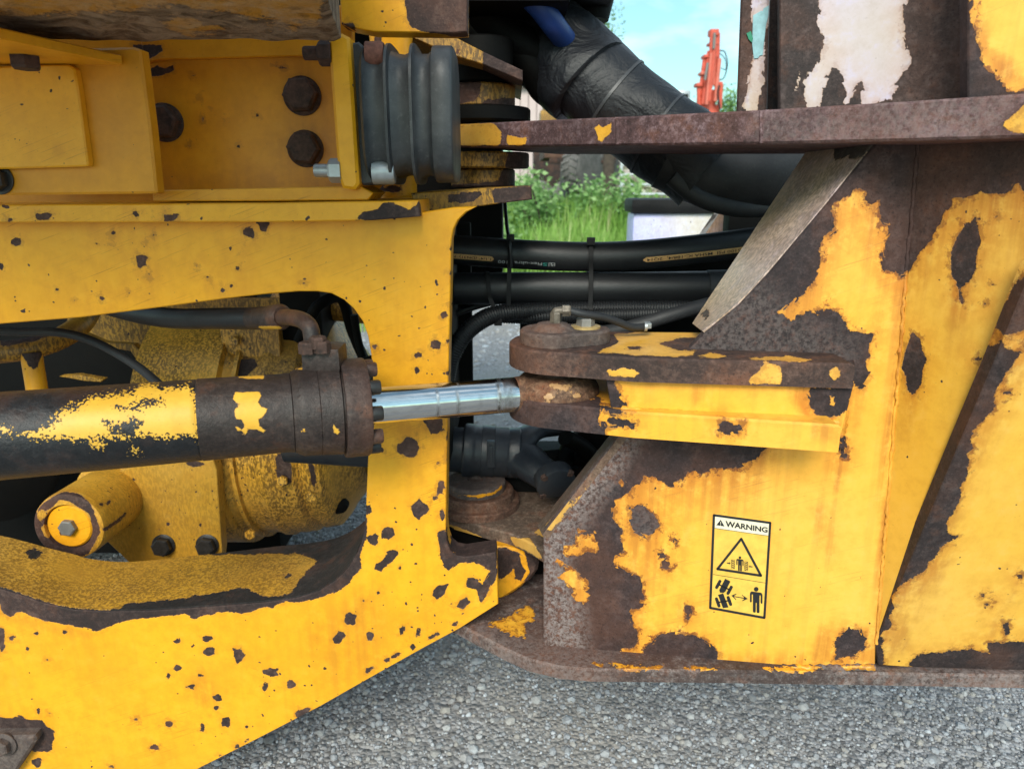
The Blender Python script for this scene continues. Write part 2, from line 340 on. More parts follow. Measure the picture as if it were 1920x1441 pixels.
def rubber(name, col=(.014, .015, .018), dust=.35, rough=.5, dustc=(.10, .095, .09), fine=1., spec=.45):
    s = NT(name); d = s.math('MULTIPLY', s.mr(s.noise(11, 6, .7), .42, .78), dust)
    c = s.mix(d, col, dustc); c = s.mix(s.math('MULTIPLY', s.mr(s.noise(160, 4, .7), .58, .7), dust * .6), c, dustc)
    return s.fin(c, s.math('ADD', rough - .1, s.math('MULTIPLY', s.noise(20, 5), .25)), s.bump(s.math('ADD', s.noise(190, 4, .65), s.math('MULTIPLY', s.noise(14, 3, .6, dist=1.), 6. * max(0., fine - 1))), .0006 * fine, .6), 0., spec)
M = {}
M['front'] = painted('yellow_paint_front', halo=.35, amp=.0017, speck=.75, grime=.28, fade=.2, flake=.0025, scr=.6, rough=.40, streak=.12)
M['rear'] = painted('yellow_paint_rear', paint=(.88, .42, .036), halo=1., amp=.0030, flake=.007, scr=.5, rustamt=-.14, speck=.35, grime=.10, rough=.45, streak=.22, dark=(.020, .013, .015), mid=(.040, .025, .027), light=(.085, .058, .058))
M['beige'] = painted('beige_paint_rear', flake=.006, paint=(.52, .43, .31), halo=.3, amp=.0034, speck=.2, grime=.12, rough=.5, dark=(.026, .018, .018), mid=(.055, .036, .034), light=(.12, .085, .08))  # greyish beige paint over rust, paler than the yellow
M['bracketrust'] = painted('pitted_rust', flake=.006, paint=(.86, .42, .020), halo=.9, amp=.0034, dark=(.05, .028, .024), mid=(.11, .075, .068), light=(.27, .235, .225), rustamt=.3, haloc=(.40, .14, .03))
M['bar'] = painted('rusted_plate_edge', paint=(.72, .36, .03), halo=.4, amp=.0025, dark=(.050, .024, .024), mid=(.135, .070, .072), light=(.31, .21, .225), rustamt=.25, rough=.5)
M['clevis'] = painted('clevis_paint', paint=(.80, .42, .05), halo=.4, amp=.0025, dark=(.035, .022, .020), mid=(.085, .047, .038), light=(.18, .105, .08), rustamt=.25)
M['oily'] = painted('oily_yellow_casting', paint=(.80, .40, .04), halo=.2, amp=.003, speck=1., grime=.4, oil=.72, rough=.36)
M['dirty'] = painted('grimy_yellow', paint=(.48, .24, .018), halo=.2, amp=.003, speck=.9, grime=.8, oil=.75, rough=.5)
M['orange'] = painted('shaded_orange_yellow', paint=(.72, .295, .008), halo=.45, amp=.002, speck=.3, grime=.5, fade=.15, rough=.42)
M['barrel'] = painted('barrel_paint', spat=.030, paint=(.72, .40, .035), halo=.1, amp=.0042, speck=.1, grime=.3, dark=(.010, .011, .014), mid=(.017, .018, .022), light=(.036, .034, .036), rustamt=-.15, brough=.36, rough=.45)
M['gland'] = painted('gland_rust', paint=(.72, .38, .025), halo=.1, amp=.0014, speck=0, dark=(.024, .016, .014), mid=(.042, .028, .025), light=(.075, .052, .044), rustamt=.05, brough=.42, rough=.45)
M['rust'] = painted('brown_rust', dark=(.065, .034, .024), mid=(.15, .075, .05), light=(.28, .17, .12), rustamt=.35)
M['darkrust'] = painted('dark_rust', dark=(.016, .011, .010), mid=(.032, .02, .018), light=(.07, .048, .042), rustamt=.15)
M['eye'] = painted('rod_eye_rust', paint=(.45, .26, .10), halo=.1, amp=.004, dark=(.04, .024, .018), mid=(.12, .065, .040), light=(.34, .20, .12), rustamt=.7)
M['pinlid'] = painted('brown_steel', dark=(.075, .055, .050), mid=(.125, .093, .084), light=(.19, .15, .13), rustamt=.1)
M['hingelug'] = painted('dusty_hinge', paint=(.62, .34, .05), halo=.2, amp=.003, dark=(.08, .052, .038), mid=(.17, .115, .082), light=(.30, .22, .17), rustamt=.35)
M['underside'] = painted('muddy_underside', mud=.65, paint=(.50, .24, .02), halo=.2, amp=.008, dark=(.04, .026, .016), mid=(.16, .10, .06), light=(.30, .22, .15), rustamt=.1)
M['brace'] = painted('worn_grey_flange', paint=(.74, .55, .33), halo=.15, amp=.004, grime=.7, oil=.45, speck=.6, streak=0, dark=(.05, .04, .035), mid=(.10, .08, .07), light=(.2, .17, .15), rough=.38)
M['rubber'] = rubber('hose_rubber', (.008, .009, .011), .15, .45, (.06, .06, .06)); M['rubber2'] = rubber('matt_rubber', (.014, .015, .018), .3, .55, (.075, .075, .075)); M['sleeve'] = rubber('sleeve_cloth', (.006, .007, .010), .18, .5, (.045, .046, .052), 2.6)
M['bumper'] = rubber('bumper_rubber', (.032, .034, .038), .55, .42, (.15, .15, .152)); M['shaft'] = rubber('black_shaft_paint', (.017, .021, .029), .3, .38, (.075, .07, .065)); M['dark'] = rubber('oily_shade_black', (.003, .003, .003), .12, .6, (.02, .012, .006), spec=.12)  # 'dark': near-black oily parts, with the deep shade of hollows in the colour
M['strap'] = rubber('grey_strap', (.035, .037, .042), .2, .4)
M['plasticblack'] = rubber('black_plastic', (.008, .008, .009), .12, .55, spec=.2)
M['blue'] = rubber('blue_hose', (.012, .045, .20), .1, .4, (.05, .08, .2))
def simple(name, col, rough=.5, metal=0., var=.25, sc=30, bmp=.0004):
    s = NT(name); n = s.noise(sc, 6, .65); c = s.mix(s.mr(n, .35, .7), tuple(x * (1 - var) for x in col), tuple(min(1, x * (1 + var * .6)) for x in col))
    return s.fin(c, s.math('ADD', rough - .08, s.math('MULTIPLY', n, .16)), s.bump(s.noise(sc * 6, 4), bmp, .5), metal)
M['galv'] = simple('galvanised_bolt', (.42, .44, .46), .42, .6); M['steel'] = simple('grey_steel', (.22, .21, .20), .5, .3); M['boltdark'] = simple('dark_bolt', (.022, .02, .019), .42, 0, .5, 90)
M['boltrust'] = simple('rusty_bolt', (.070, .036, .027), .8, 0, .7, 110, .0016); M['boltbrown'] = simple('red_rust_bolt', (.20, .075, .05), .8, 0, .45, 120, .0012); M['brass'] = simple('zinc_washer', (.55, .38, .16), .45, .4)
M['fitting'] = simple('grease_fitting', (.17, .14, .11), .5, .3, .5, 150); M['black'] = simple('black_print', (.012, .012, .014), .5, 0, .1); M['printwhite'] = simple('pale_print', (.78, .70, .52), .5, 0, .08); M['decal'] = simple('decal_yellow', (.80, .48, .075), .48, 0, .16, 70)
M['hoseband'] = simple('hose_print_band', (.60, .34, .13), .55, 0, .2, 90); M['printgrey'] = simple('hose_print_grey', (.42, .43, .43), .6, 0, .3, 200); M['printgreen'] = simple('hose_print_green', (.05, .33, .28), .6)
s = NT('chrome_rod'); ln = s.noise(1, 3, .6, scale3=(3, 160, 160)); st = s.attr('stain'); c = s.mix(s.math('MULTIPLY', s.mr(ln, .45, .7), .4), (.62, .63, .64), (.36, .35, .34)); c = s.mix(s.math('MULTIPLY', st, s.mr(s.noise(140, 4), .3, .6)), c, (.09, .075, .06))
M['chrome'] = s.fin(c, s.math('ADD', .10, s.math('MULTIPLY', st, .4)), None, 1.)
# ================================================================== ground
def ground_mat():
    s = NT('gravel_ground'); v1 = s.n('ShaderNodeTexVoronoi'); s.l(s.tc, v1.inputs['Vector']); v1.inputs['Scale'].default_value = 95
    v2 = s.n('ShaderNodeTexVoronoi'); s.l(s.tc, v2.inputs['Vector']); v2.inputs['Scale'].default_value = 34
    bw = s.n('ShaderNodeRGBToBW'); s.l(v1.outputs['Color'], bw.inputs[0])
    c = s.ramp(bw.outputs[0], (.15, (.13, .13, .138)), (.5, (.23, .232, .246)), (.85, (.42, .425, .45)))
    c = s.mix(s.mr(s.noise(1.1, 5, .6), .42, .62), c, (.30, .285, .27)); c = s.mix(s.math('MULTIPLY', s.mr(s.noise(.35, 4), .42, .6), .4), c, (.33, .305, .28))
    h = s.math('ADD', s.math('MULTIPLY', v1.outputs['Distance'], -.7), s.math('ADD', s.math('MULTIPLY', v2.outputs['Distance'], -.5), s.noise(9, 5)))
    return s.fin(c, .85, s.bump(h, .012, .8))
def flat(name, lo, hi, z, mat, n=1):
    xs = np.linspace(lo[0], hi[0], n + 1); ys = np.linspace(lo[1], hi[1], n + 1)
    V = [(x, y, z) for y in ys for x in xs]; Fc = [(j * (n + 1) + i, j * (n + 1) + i + 1, (j + 1) * (n + 1) + i + 1, (j + 1) * (n + 1) + i) for j in range(n) for i in range(n)]
    return mk(name, V, Fc, mat, smooth=False)
tag(flat('ground', (-400, -60), (400, 800), 0, ground_mat()), 'grey gravel yard', kind='structure')
# loose stones, real geometry near the machine
ico = bmesh.new(); bmesh.ops.create_icosphere(ico, subdivisions=1, radius=1); ico.verts.index_update()
IV = np.array([v.co[:] for v in ico.verts]); IF = np.array([[v.index for v in f.verts] for f in ico.faces]); ico.free()
ico = bmesh.new(); bmesh.ops.create_icosphere(ico, subdivisions=2, radius=1); ico.verts.index_update()
IV2 = np.array([v.co[:] for v in ico.verts]); IF2 = np.array([[v.index for v in f.verts] for f in ico.faces]); ico.free()
def scatter(name, xyz, size, mat, label, base=(IV, IF), flatz=.62, jit=.22, parent=None, smooth=True, tone=None):
    bv, bf = base; n = len(xyz); k = len(bv); ang = rng.uniform(0, 6.28, n)
    sc = rng.uniform(.62, 1.25, (n, 3)) * size[:, None]; sc[:, 2] *= flatz
    V = bv[None] * (1 + rng.uniform(-jit, jit, (n, k, 1))) * sc[:, None]
    tilt = rng.uniform(-.5, .5, n); c, s_ = np.cos(tilt)[:, None], np.sin(tilt)[:, None]; V = np.stack([V[..., 0], V[..., 1] * c - V[..., 2] * s_, V[..., 1] * s_ + V[..., 2] * c], -1)
    c, s_ = np.cos(ang)[:, None], np.sin(ang)[:, None]; V = np.stack([V[..., 0] * c - V[..., 1] * s_, V[..., 0] * s_ + V[..., 1] * c, V[..., 2]], -1) + xyz[:, None]
    Fc = (bf[None] + (np.arange(n) * k)[:, None, None]).reshape(-1, 3); V = V.reshape(-1, 3)
    me = bpy.data.meshes.new(name); me.vertices.add(len(V)); me.vertices.foreach_set('co', V.ravel().astype(np.float32)); me.loops.add(Fc.size); me.loops.foreach_set('vertex_index', Fc.ravel().astype(np.int32))
    me.polygons.add(len(Fc)); me.polygons.foreach_set('loop_start', np.arange(0, Fc.size, 3, dtype=np.int32)); me.polygons.foreach_set('use_smooth', np.full(len(Fc), smooth))
    a = me.attributes.new('tone', 'FLOAT', 'POINT'); a.data.foreach_set('value', np.repeat(tone if tone is not None else rng.uniform(0, 1, n), k).astype(np.float32))
    me.update(); me.validate(); me.materials.append(mat); o = bpy.data.objects.new(name, me); link(o, parent)
    return tag(o, label, kind='stuff')
s = NT('gravel_stone'); tn = s.attr('tone'); c = s.ramp(tn, (0., (.15, .153, .163)), (.35, (.27, .28, .305)), (.62, (.38, .40, .44)), (.8, (.37, .345, .32)), (1., (.56, .61, .68)))
c = s.mix(s.mr(s.noise(55, 5, .7), .35, .75), c, s.mix(.5, c, (.2, .19, .18))); M['stone'] = s.fin(c, .8, s.bump(s.noise(240, 4), .0012, .5))
g_ = (1 + 5 ** .5) / 2; I20 = np.array([(-1, g_, 0), (1, g_, 0), (-1, -g_, 0), (1, -g_, 0), (0, -1, g_), (0, 1, g_), (0, -1, -g_), (0, 1, -g_), (g_, 0, -1), (g_, 0, 1), (-g_, 0, -1), (-g_, 0, 1)]) / math.hypot(1, g_)
F20 = np.array([(0, 11, 5), (0, 5, 1), (0, 1, 7), (0, 7, 10), (0, 10, 11), (1, 5, 9), (5, 11, 4), (11, 10, 2), (10, 7, 6), (7, 1, 8), (3, 9, 4), (3, 4, 2), (3, 2, 6), (3, 6, 8), (3, 8, 9), (4, 9, 5), (2, 4, 11), (6, 2, 10), (8, 6, 7), (9, 8, 1)])
n = 62000; X = rng.uniform(-1.2, 2.0, n); Y = 1.05 + 1.9 * rng.beta(1.0, 1.7, n); sz = .0020 + .0068 * rng.beta(1.1, 3.8, n)
cl = np.sin(X * 5.1 + 1.3 * np.sin(Y * 4)) * np.sin(Y * 6.3 + X * 2); keep = rng.uniform(0, 1, n) < .72 + .28 * cl
xyz = np.stack([X, Y, sz * .22], 1)[keep]; scatter('gravel', xyz, sz[keep], M['stone'], 'loose grey gravel lying on the yard', (I20, F20), .7, .2)
n = 6500; X = rng.uniform(-1.4, 2.3, n); Y = rng.uniform(1.05, 3.0, n); sz = .0055 + .0085 * rng.beta(1, 2.6, n)
scatter('gravel', np.stack([X, Y, sz * .25], 1), sz, M['stone'], 'larger pebbles among the fine gravel', (IV, IF), .7, .12, tone=np.where(rng.uniform(0, 1, n) < .6, rng.uniform(.45, .9, n), rng.uniform(0, .95, n)), smooth=False)
n = 5000; X = rng.uniform(-2.5, 2.5, n); Y = rng.uniform(3.2, 8.2, n); sz = rng.uniform(.008, .026, n)
scatter('gravel', np.stack([X, Y, sz * .1], 1), sz, M['stone'], 'pale gravel on the far track', (IV, IF), .5, tone=rng.uniform(.5, 1, n))

# ================================================================== front frame (left half of the machine)
FF = thing('front_frame', 'yellow chipped front frame with big curved cut-out, left of the joint', 'machine frame', (-.5, 1.2, .4))
PF = vplane(500, 700, 1.05)
outer = [(-460, 413), (500, 408), (780, 400), (850, 389)] + [(892, 388), (874, 398), (858, 413), (850, 430), (846, 452), (844, 560), (841, 700), (838, 850), (836, 990), (838, 1014), (844, 1032), (855, 1041), (872, 1044), (900, 1040), (930, 1035), (932, 1060), (934, 1132),
     (860, 1179), (800, 1211), (700, 1267), (600, 1324), (480, 1386), (367, 1443), (250, 1495), (120, 1540), (-460, 1600)]
hole = [(-400, 640)] + [(0, 607), (150, 595), (300, 576), (420, 560), (500, 551), (560, 546), (595, 546), (622, 550), (645, 562), (663, 578), (680, 602), (690, 630), (696, 665), (699, 700), (699, 740), (695, 800), (690, 860), (687, 930), (686, 965), (684, 990), (678, 1015), (668, 1040), (652, 1066), (630, 1088), (600, 1107), (560, 1120), (500, 1129), (389, 1138), (278, 1145), (205, 1146), (139, 1143), (83, 1131), (42, 1117), (0, 1104), (-90, 1072), (-250, 1030), (-400, 1000)]
ch = blobs('E', [(108,192,32,26),(6,360,14,18),(957,330,42,42),(1690,128,38,34),(767,132,18,12),(1037,148,16,14),(1605,372,12,12),(1500,517,12,10),(1562,492,9,6),(742,203,9,6),(507,588,13,8),(685,570,12,7),(1322,350,9,7),(652,205,6,5),(985,193,6,6),(1003,412,8,7),(1008,437,6,6),(387,512,6,5),(1403,433,6,6),(873,535,6,6),(1775,75,42,46)])
ch += blobs('F', [(1557,258,24,24,-30),(1500,460,34,32),(1385,523,20,15),(1375,625,14,18),(1585,430,10,18),(1095,468,16,14),(1500,1005,52,60,20),(1450,950,52,38,30),(1312,1150,62,66),(1520,1250,12,9),(1135,1163,14,12),(122,58,9,6),(60,85,12,10),(610,40,8,7)])
ch += blobs('J', [(1400,555,55,55),(1532,410,22,48,20),(1495,480,15,15),(1048,553,20,28),(1548,595,18,34),(1078,760,30,34),(1175,722,46,44,-20),(1120,945,34,28),(1165,905,84,26,-40),(1215,855,34,22),(1260,950,10,12),(1530,1110,34,66,36),(1115,1118,9,12),(928,1300,36,40),(1015,1175,12,10),(1275,1378,17,34,15),(1382,1390,12,28,15),(840,1425,45,38,-20),(1055,1412,26,26)])
ch += blobs('O', [(70,210,16,14),(218,183,14,10),(388,172,12,10),(8,225,24,60),(1065,225,18,12),(1240,212,30,15),(1255,287,32,28),(1430,310,40,42),(1065,388,20,16),(1012,435,12,16),(1200,432,18,12),(1150,500,28,13),(1303,567,24,20),(1302,627,12,9),(1625,412,40,26),(1590,500,15,25),(1743,487,28,24),(1815,660,50,26,-33),(1010,725,22,15),(1213,745,12,20),(1355,715,30,28),(1478,740,16,12),(928,865,24,17),(225,950,30,28),(665,982,14,8),(1250,975,40,14,-15),(815,697,14,9),(285,338,12,7),(230,645,7,18),(295,660,8,7),(170,275,10,10)])
for k_ in range(9): y_ = 470 + k_ * 58 + random.uniform(-20, 20); ch.append(('c', blob(845 - (y_ - 470) * .016, y_, random.uniform(2, 6), random.uniform(4, 11))))
for k_ in range(12): f_ = random.random(); ch.append(('c', blob(380 + 540 * f_, 1437 - 300 * f_ - 8 * math.sin(f_ * 3) , random.uniform(3, 9), random.uniform(2, 5), -30)))
ch += [('c', t('L', 70,395, 132,380, 150,500, 190,545, 300,530, 450,505, 458,640, 430,720, 380,820, 350,850, 325,770, 250,745, 258,690, 305,690, 360,735, 415,650, 360,622, 300,592, 205,600, 140,648, 100,600, 82,500)),
       ('c', [(834, 1000), (845, 1000), (850, 1028), (870, 1036), (938, 1020), (938, 1000)]), ('c', t('L', 190,880, 215,840, 260,810, 275,850, 235,900)),
       ('c', t('O', -40,680, 60,690, 130,675, 160,695, 250,700, 290,740, 325,770, 330,810, 310,840, 320,880, 280,893, 200,885, -40,900)),
       ('c', t('I', -200,1090, 0,1190, 30,1260, 70,1280, 110,1250, 150,1245, 200,1270, 300,1310, 420,1325, 500,1345, 600,1360, 650,1385, 700,1365, 760,1340, 850,1300, 1000,1288, 1150,1275, 1250,1262, 1310,1290, 1400,1260, 1500,1245, 1600,1240, 1650,1230, 1800,1212, 1860,1180, 1860,1000, 900,1100, 300,1050, 0,1000)),
       ('c', t('J', -20,1265, 60,1250, 110,1240, 190,1262, 260,1245, 330,1210, 400,1215, 470,1180, 540,1185, 600,1190, 700,1150, 800,1125, 860,1095, 920,1050, 950,1000, 1000,960, 1005,920, 985,880, 1020,770, 1040,680, 1030,560, 900,860, 600,1050, 200,1130))]
plate('side_plate', PF, outer, .045, M['front'], FF, holes=[hole], ops=ch, es=.012, stain=[(.55, 10, t('O', 1130,470, 1200,380, 1290,520, 1330,590, 1180,620)), (.4, 8, t('I', -20,1200, 300,1330, 650,1400, 600,1420, 250,1370, -20,1260)), (.35, 26, [(700,760),(838,770),(836,840),(700,830)]), (.3, 20, [(560,1180),(700,1090),(720,1240),(620,1300)])])
# worn top of the shelf inside the cut-out (painted over the box depth)
PSH = lambda p: onY(*p, 1.05)
sh_ops = [('p', [(-500, 880), (0, 960), (42, 1006), (83, 1020), (139, 1033), (194, 1038), (333, 1040), (560, 1037), (597, 1050), (580, 1065), (560, 1088), (545, 1112), (500, 1118), (470, 1108), (430, 1105), (400, 1112), (330, 1122), (235, 1130), (230, 1140), (180, 1143), (139, 1140), (83, 1127), (42, 1113), (-90, 1069), (-500, 1000)]), ('c', blob(455, 1112, 22, 10)), ('c', blob(62, 1036, 17, 11)), ('c', blob(540, 1078, 10, 6))]
hz = [onY(p[0], p[1], 1.05) for p in spline([(-390, 1003), (-250, 1031), (-90, 1073), (0, 1103), (42, 1116), (83, 1130), (139, 1142), (205, 1145), (278, 1144), (389, 1137), (500, 1128), (560, 1119), (600, 1106), (630, 1087), (652, 1065), (668, 1039)], 6)]
V, Fc = [], []
NR = 24
for i, p in enumerate(hz):
    for r in range(NR + 1): V.append(p + np.array([0, .003 + .188 * np.interp(p[0], [-1.05, -.78, -.62, -.45], [.55, .73, .93, 1.02]) * r / NR, .0016]))
for i in range(len(hz) - 1):
    for r in range(NR): a = i * (NR + 1) + r; Fc.append((a, a + NR + 1, a + NR + 2, a + 1))
n0 = len(V); V = V + [p - np.array([0, 0, .03]) for p in V]; Fc += [tuple(x + n0 for x in f[::-1]) for f in Fc]
rim = [i * (NR + 1) for i in range(len(hz))] + [(len(hz) - 1) * (NR + 1) + r for r in range(1, NR + 1)] + [i * (NR + 1) + NR for i in range(len(hz) - 2, -1, -1)] + [r for r in range(NR - 1, 0, -1)]
Fc += [(a, b, b + n0, a + n0) for a, b in zip(rim, rim[1:] + rim[:1])]
mk('cutout_shelf', V, Fc, painted('grimy_shelf', paint=(.66, .34, .03), amp=.004, grime=.5, oil=.55, halo=.1, dark=(.018, .016, .016), mid=(.030, .025, .024), light=(.06, .05, .048)), FF, wear=-.06, ops=sh_ops)
# top flange strip above the plate
PB = vplane(400, 400, 1.015)
plate('top_flange', PB, [(-460, 386), (0, 384), (500, 381), (785, 376), (787, 406), (700, 413), (520, 416), (0, 417), (-460, 418)], .24, M['front'], FF, es=.012,
      ops=blobs('E', [(288,24,58,24),(1150,26,52,24),(70,48,22,10)]) + blobs('A', [(878,1375,24,16,30)]) + [('c', t('B', 715,1420, 760,1370, 850,1345, 900,1300, 950,1310, 1010,1330, 1060,1350, 1120,1290, 1140,1420)), ('p', t('B', 1030,1290, 1110,1285, 1100,1320, 1060,1345, 1020,1310))])
plate('rear_flange', vplane(900, 365, 1.14), [(770, 362), (905, 353), (996, 349), (998, 374), (925, 383), (860, 392), (780, 396)], .3, M['dirty'], FF, ops=[('c', t('B', 1300,1255, 1500,1235, 1520,1250, 1480,1290, 1400,1310, 1310,1300)), ('c', t('B', 1585,1215, 1860,1190, 1860,1290, 1600,1310))])
# cast nose at the lower hinge
plate('hinge_nose', vplane(970, 1070, 1.15), [(924, 1026), (950, 1026), (975, 1032), (1003, 1046), (1011, 1056), (1008, 1070), (995, 1088), (965, 1110), (936, 1128), (924, 1130)], .05, M['front'], FF, bev=.006,
      ops=[('c', t('L', 440,500, 500,500, 590,520, 610,600, 640,650, 610,720, 570,700, 560,640, 500,690, 470,710, 440,640)), ('c', t('L', 600,480, 700,540, 740,620, 680,720, 560,800, 470,870, 455,850, 600,760, 660,660, 640,560))])
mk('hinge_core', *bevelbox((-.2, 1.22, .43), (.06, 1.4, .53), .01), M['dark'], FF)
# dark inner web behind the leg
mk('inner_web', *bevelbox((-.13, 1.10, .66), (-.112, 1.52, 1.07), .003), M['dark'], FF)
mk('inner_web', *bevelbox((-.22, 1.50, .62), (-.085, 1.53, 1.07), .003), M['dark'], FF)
# ---- upper bracket group
PW = vplane(450, 220, 1.15)
plate('web_panel', PW, [(-460, 10), (660, 10), (660, 392), (-460, 392)], .02, M['orange'], FF, ops=blobs('A', [(1245,487,12,6),(1305,770,8,18),(1655,742,10,12),(1535,943,8,8),(1365,705,5,5),(1442,790,5,5),(1218,940,6,6),(1270,635,6,6)]) + [('c', t('A', 880,420, 960,440, 1010,420, 1060,440, 1110,425, 1120,450, 1060,480, 980,490, 940,540, 930,620, 960,690, 880,700)), ('c', t('A', 860,290, 1040,290, 1045,330, 960,380, 870,385)), ('c', t('B', 180,420, 240,425, 265,440, 220,440))],
      stain=[(.8, 26, blob(568, 180, 30)), (.9, 26, blob(573, 272, 32)), (.6, 14, blob(310, 235, 34)), (.5, 30, [(280, 330), (640, 330), (640, 352), (280, 356)])])
plate('web_rib', vplane(450, 95, 1.135), [(262, 70), (640, 66), (640, 103), (300, 112), (272, 118)], .012, M['orange'], FF, ops=[('c', t('A', 860,290, 1040,290, 1045,330, 960,380, 870,400))])
plate('web_lip', vplane(480, 365, 1.06), [(286, 357), (500, 353), (676, 349), (700, 362), (690, 375), (500, 377), (286, 378)], .1, M['front'], FF, ops=[('c', t('A', 860,1240, 960,1250, 950,1290, 870,1290))])
for (px, py, r) in ((309, 230, 31), (567, 180, 31), (573, 279, 30)):
    c = onY(px, py, 1.148); b = bolt(c, (0.06, -1, .02), r * 1.2 / F * .92, .022, M['boltrust'], FF, washer=r * 1.2 / F * 1.02, rot=random.random())
PLB = vplane(150, 230, 1.0)
plate('bracket_plate', PLB, [(-90, 96), (0, 95), (250, 88), (263, 93), (282, 240), (294, 360), (290, 363), (0, 366), (-90, 367)], .022, M['orange'], FF, bev=.003, es=.012)
plate('bracket_gusset', vplane(80, 230, .986), [(-90, 128), (100, 121), (128, 121), (140, 130), (146, 165), (165, 308), (162, 312), (0, 317), (-90, 319)], .013, M['front'], FF, bev=.002, ops=[], stain=[(.35, 8, blob(108, 281, 7, 12))])
V = [onY(228, 112, .99), onY(222, 108, 1.0), onY(-100, 108, 1.0), onY(-100, 40, .80), onY(0, 66, .823)]
z0 = 1.297; pts = np.array([[v[0], v[1]] for v in V]); plate('bracket_flange', hplane(z0 + .008), pts, .011, M['front'], FF, world=True, ops=[('c', [(10, 92), (75, 95), (70, 124), (20, 124)])])
bolt(onY(45, 98, .93), (0, -.05, -1), .017, .016, M['boltrust'], FF, washer=.021)
bolt(onY(-2, 336, .999), (0, -1, 0), .016, .016, M['boltdark'], FF, washer=.02)
# overhead box beam, near the lens; unseen near end lengthened to shade the panels
ub = [onY(640, 78, 1.0), onY(560, -130, .55)]
zb = 1.3215; x1 = ub[0][0]; x0 = ub[1][0]
V, Fc = [], []
nx, ny = 90, 26
def ubz(x, y): return zb + (.0022 * math.sin(x * 40 + 7 * math.sin(y * 31)) * math.sin(y * 55 + x * 13) + .0016 * math.sin(x * 93 + y * 71) * math.sin(x * 17))
for j in range(ny + 1):
    for i in range(nx + 1):
        f = j / ny; yy = .55 + .45 * f; xx = -.95 + (i / nx) * ((x0 + (x1 - x0) * f) + .95); V.append((xx, yy, ubz(xx, yy) + (.0 if 0 < j < ny and i < nx else .003)))
for j in range(ny):
    for i in range(nx): a = j * (nx + 1) + i; Fc.append((a, a + nx + 1, a + nx + 2, a + 1))
nb0 = len(V)
ring = [(i) for i in range(nx + 1)] + [(j * (nx + 1) + nx) for j in range(1, ny + 1)] + [(ny * (nx + 1) + i) for i in range(nx - 1, -1, -1)] + [(j * (nx + 1)) for j in range(ny - 1, 0, -1)]
for z in (1.345, 1.40, 1.55): V += [(V[q][0], V[q][1], z) for q in ring]
k = len(ring)
for r in range(3):
    for q in range(k):
        lo_ = (ring[q], ring[(q + 1) % k]) if r == 0 else (nb0 + (r - 1) * k + q, nb0 + (r - 1) * k + (q + 1) % k)
        Fc.append((lo_[0], lo_[1], nb0 + r * k + (q + 1) % k, nb0 + r * k + q))
Fc.append(tuple(nb0 + 2 * k + q for q in range(k)))
mk('overhead_beam', V, Fc, M['underside'], FF, ang=50, ops=[('c', [(150, 24), (300, 10), (420, 22), (520, 40), (600, 44), (610, -40), (700, -40), (660, 90), (100, 90), (-60, 66), (-60, 30)]), ('p', [(300, 40), (330, 30), (420, 55), (360, 70)]), ('p', [(500, 50), (560, 48), (560, 60)]), ('p', [(420, -60), (600, -60), (612, 5), (585, 22), (560, 12), (545, 30), (500, 22), (450, -5)])], wear=.02)
# upright plate that carries the bump stop
plate('stop_plate', vplane(645, 210, 1.03), [(615, 72), (640, 62), (655, 70), (664, 200), (673, 345), (664, 356), (642, 353), (634, 330), (624, 200)], .2, M['front'], FF, bev=.004)
plate('head_plate', vplane(760, 30, 1.10), [(634, -60), (876, -60), (876, 60), (850, 62), (700, 60), (660, 52), (640, 45)], .04, M['front'], FF, ops=[('c', t('B', 1040,-200, 1030,20, 1040,120, 1070,170, 1120,195, 1200,215, 1440,240, 1440,-200)), ('c', t('B', 620,150, 690,145, 720,185, 690,220, 620,240))])
V, Fc = lathe(dens([(0, .036), (.02, .034), (.30, .034), (.318, .040), (.33, .046)], .01), onY(733, 64, 1.30), (0, 0, -1), 32); mk('stop_column', V, Fc, M['front'], FF, ops=[('c', t('B', 830,225, 875,225, 865,330, 855,370, 840,330)), ('c', t('B', 770,1210, 860,1160, 900,1200, 1000,1190, 1010,1240, 850,1230))])
plate('upper_hinge_plate', vplane(850, 90, 1.32), [(762, 66), (842, 64), (906, 97), (980, 132), (980, 152), (906, 121), (850, 104)], .3, M['dirty'], FF, ops=[('c', [(906, 80), (1000, 120), (1000, 170), (906, 140)]), ('c', blob(858, 96, 4, 6))])
# bump stop
bs = thing_dummy = None
zc = onY(760, 221, 1.10); xs = lambda px: onY(px, 220, 1.03)[0]
BS = plate('bump_stop', vplane(680, 210, 1.05), [(652, 82), (672, 78), (684, 90), (690, 130), (708, 330), (700, 345), (682, 348), (670, 340), (662, 220)], .17, M['bumper'], FF, bev=.003); tag(BS, 'grey ribbed rubber bump stop')
RB = .090
def pr(px, q): return (xs(px) - xs(680), RB * q)
prof = [pr(680, .93), pr(686, 1.0), pr(691, .93), pr(700, .89), pr(713, .88), pr(724, .92), pr(726, 1.03), pr(731, 1.03), pr(734, .93), pr(746, .89), pr(758, .88), pr(770, .92), pr(772, 1.03), pr(777, 1.03), pr(780, .93), pr(790, .89), pr(802, .89), pr(809, .93), pr(811, .985), pr(813, 1.0), pr(846, 1.0), pr(848, .985), pr(849, .85)]
mk('rubber_bellows', *lathe(prof, (xs(680), zc[1], zc[2]), (1, 0, 0), 128, 3.6), M['bumper'], BS, ang=50)
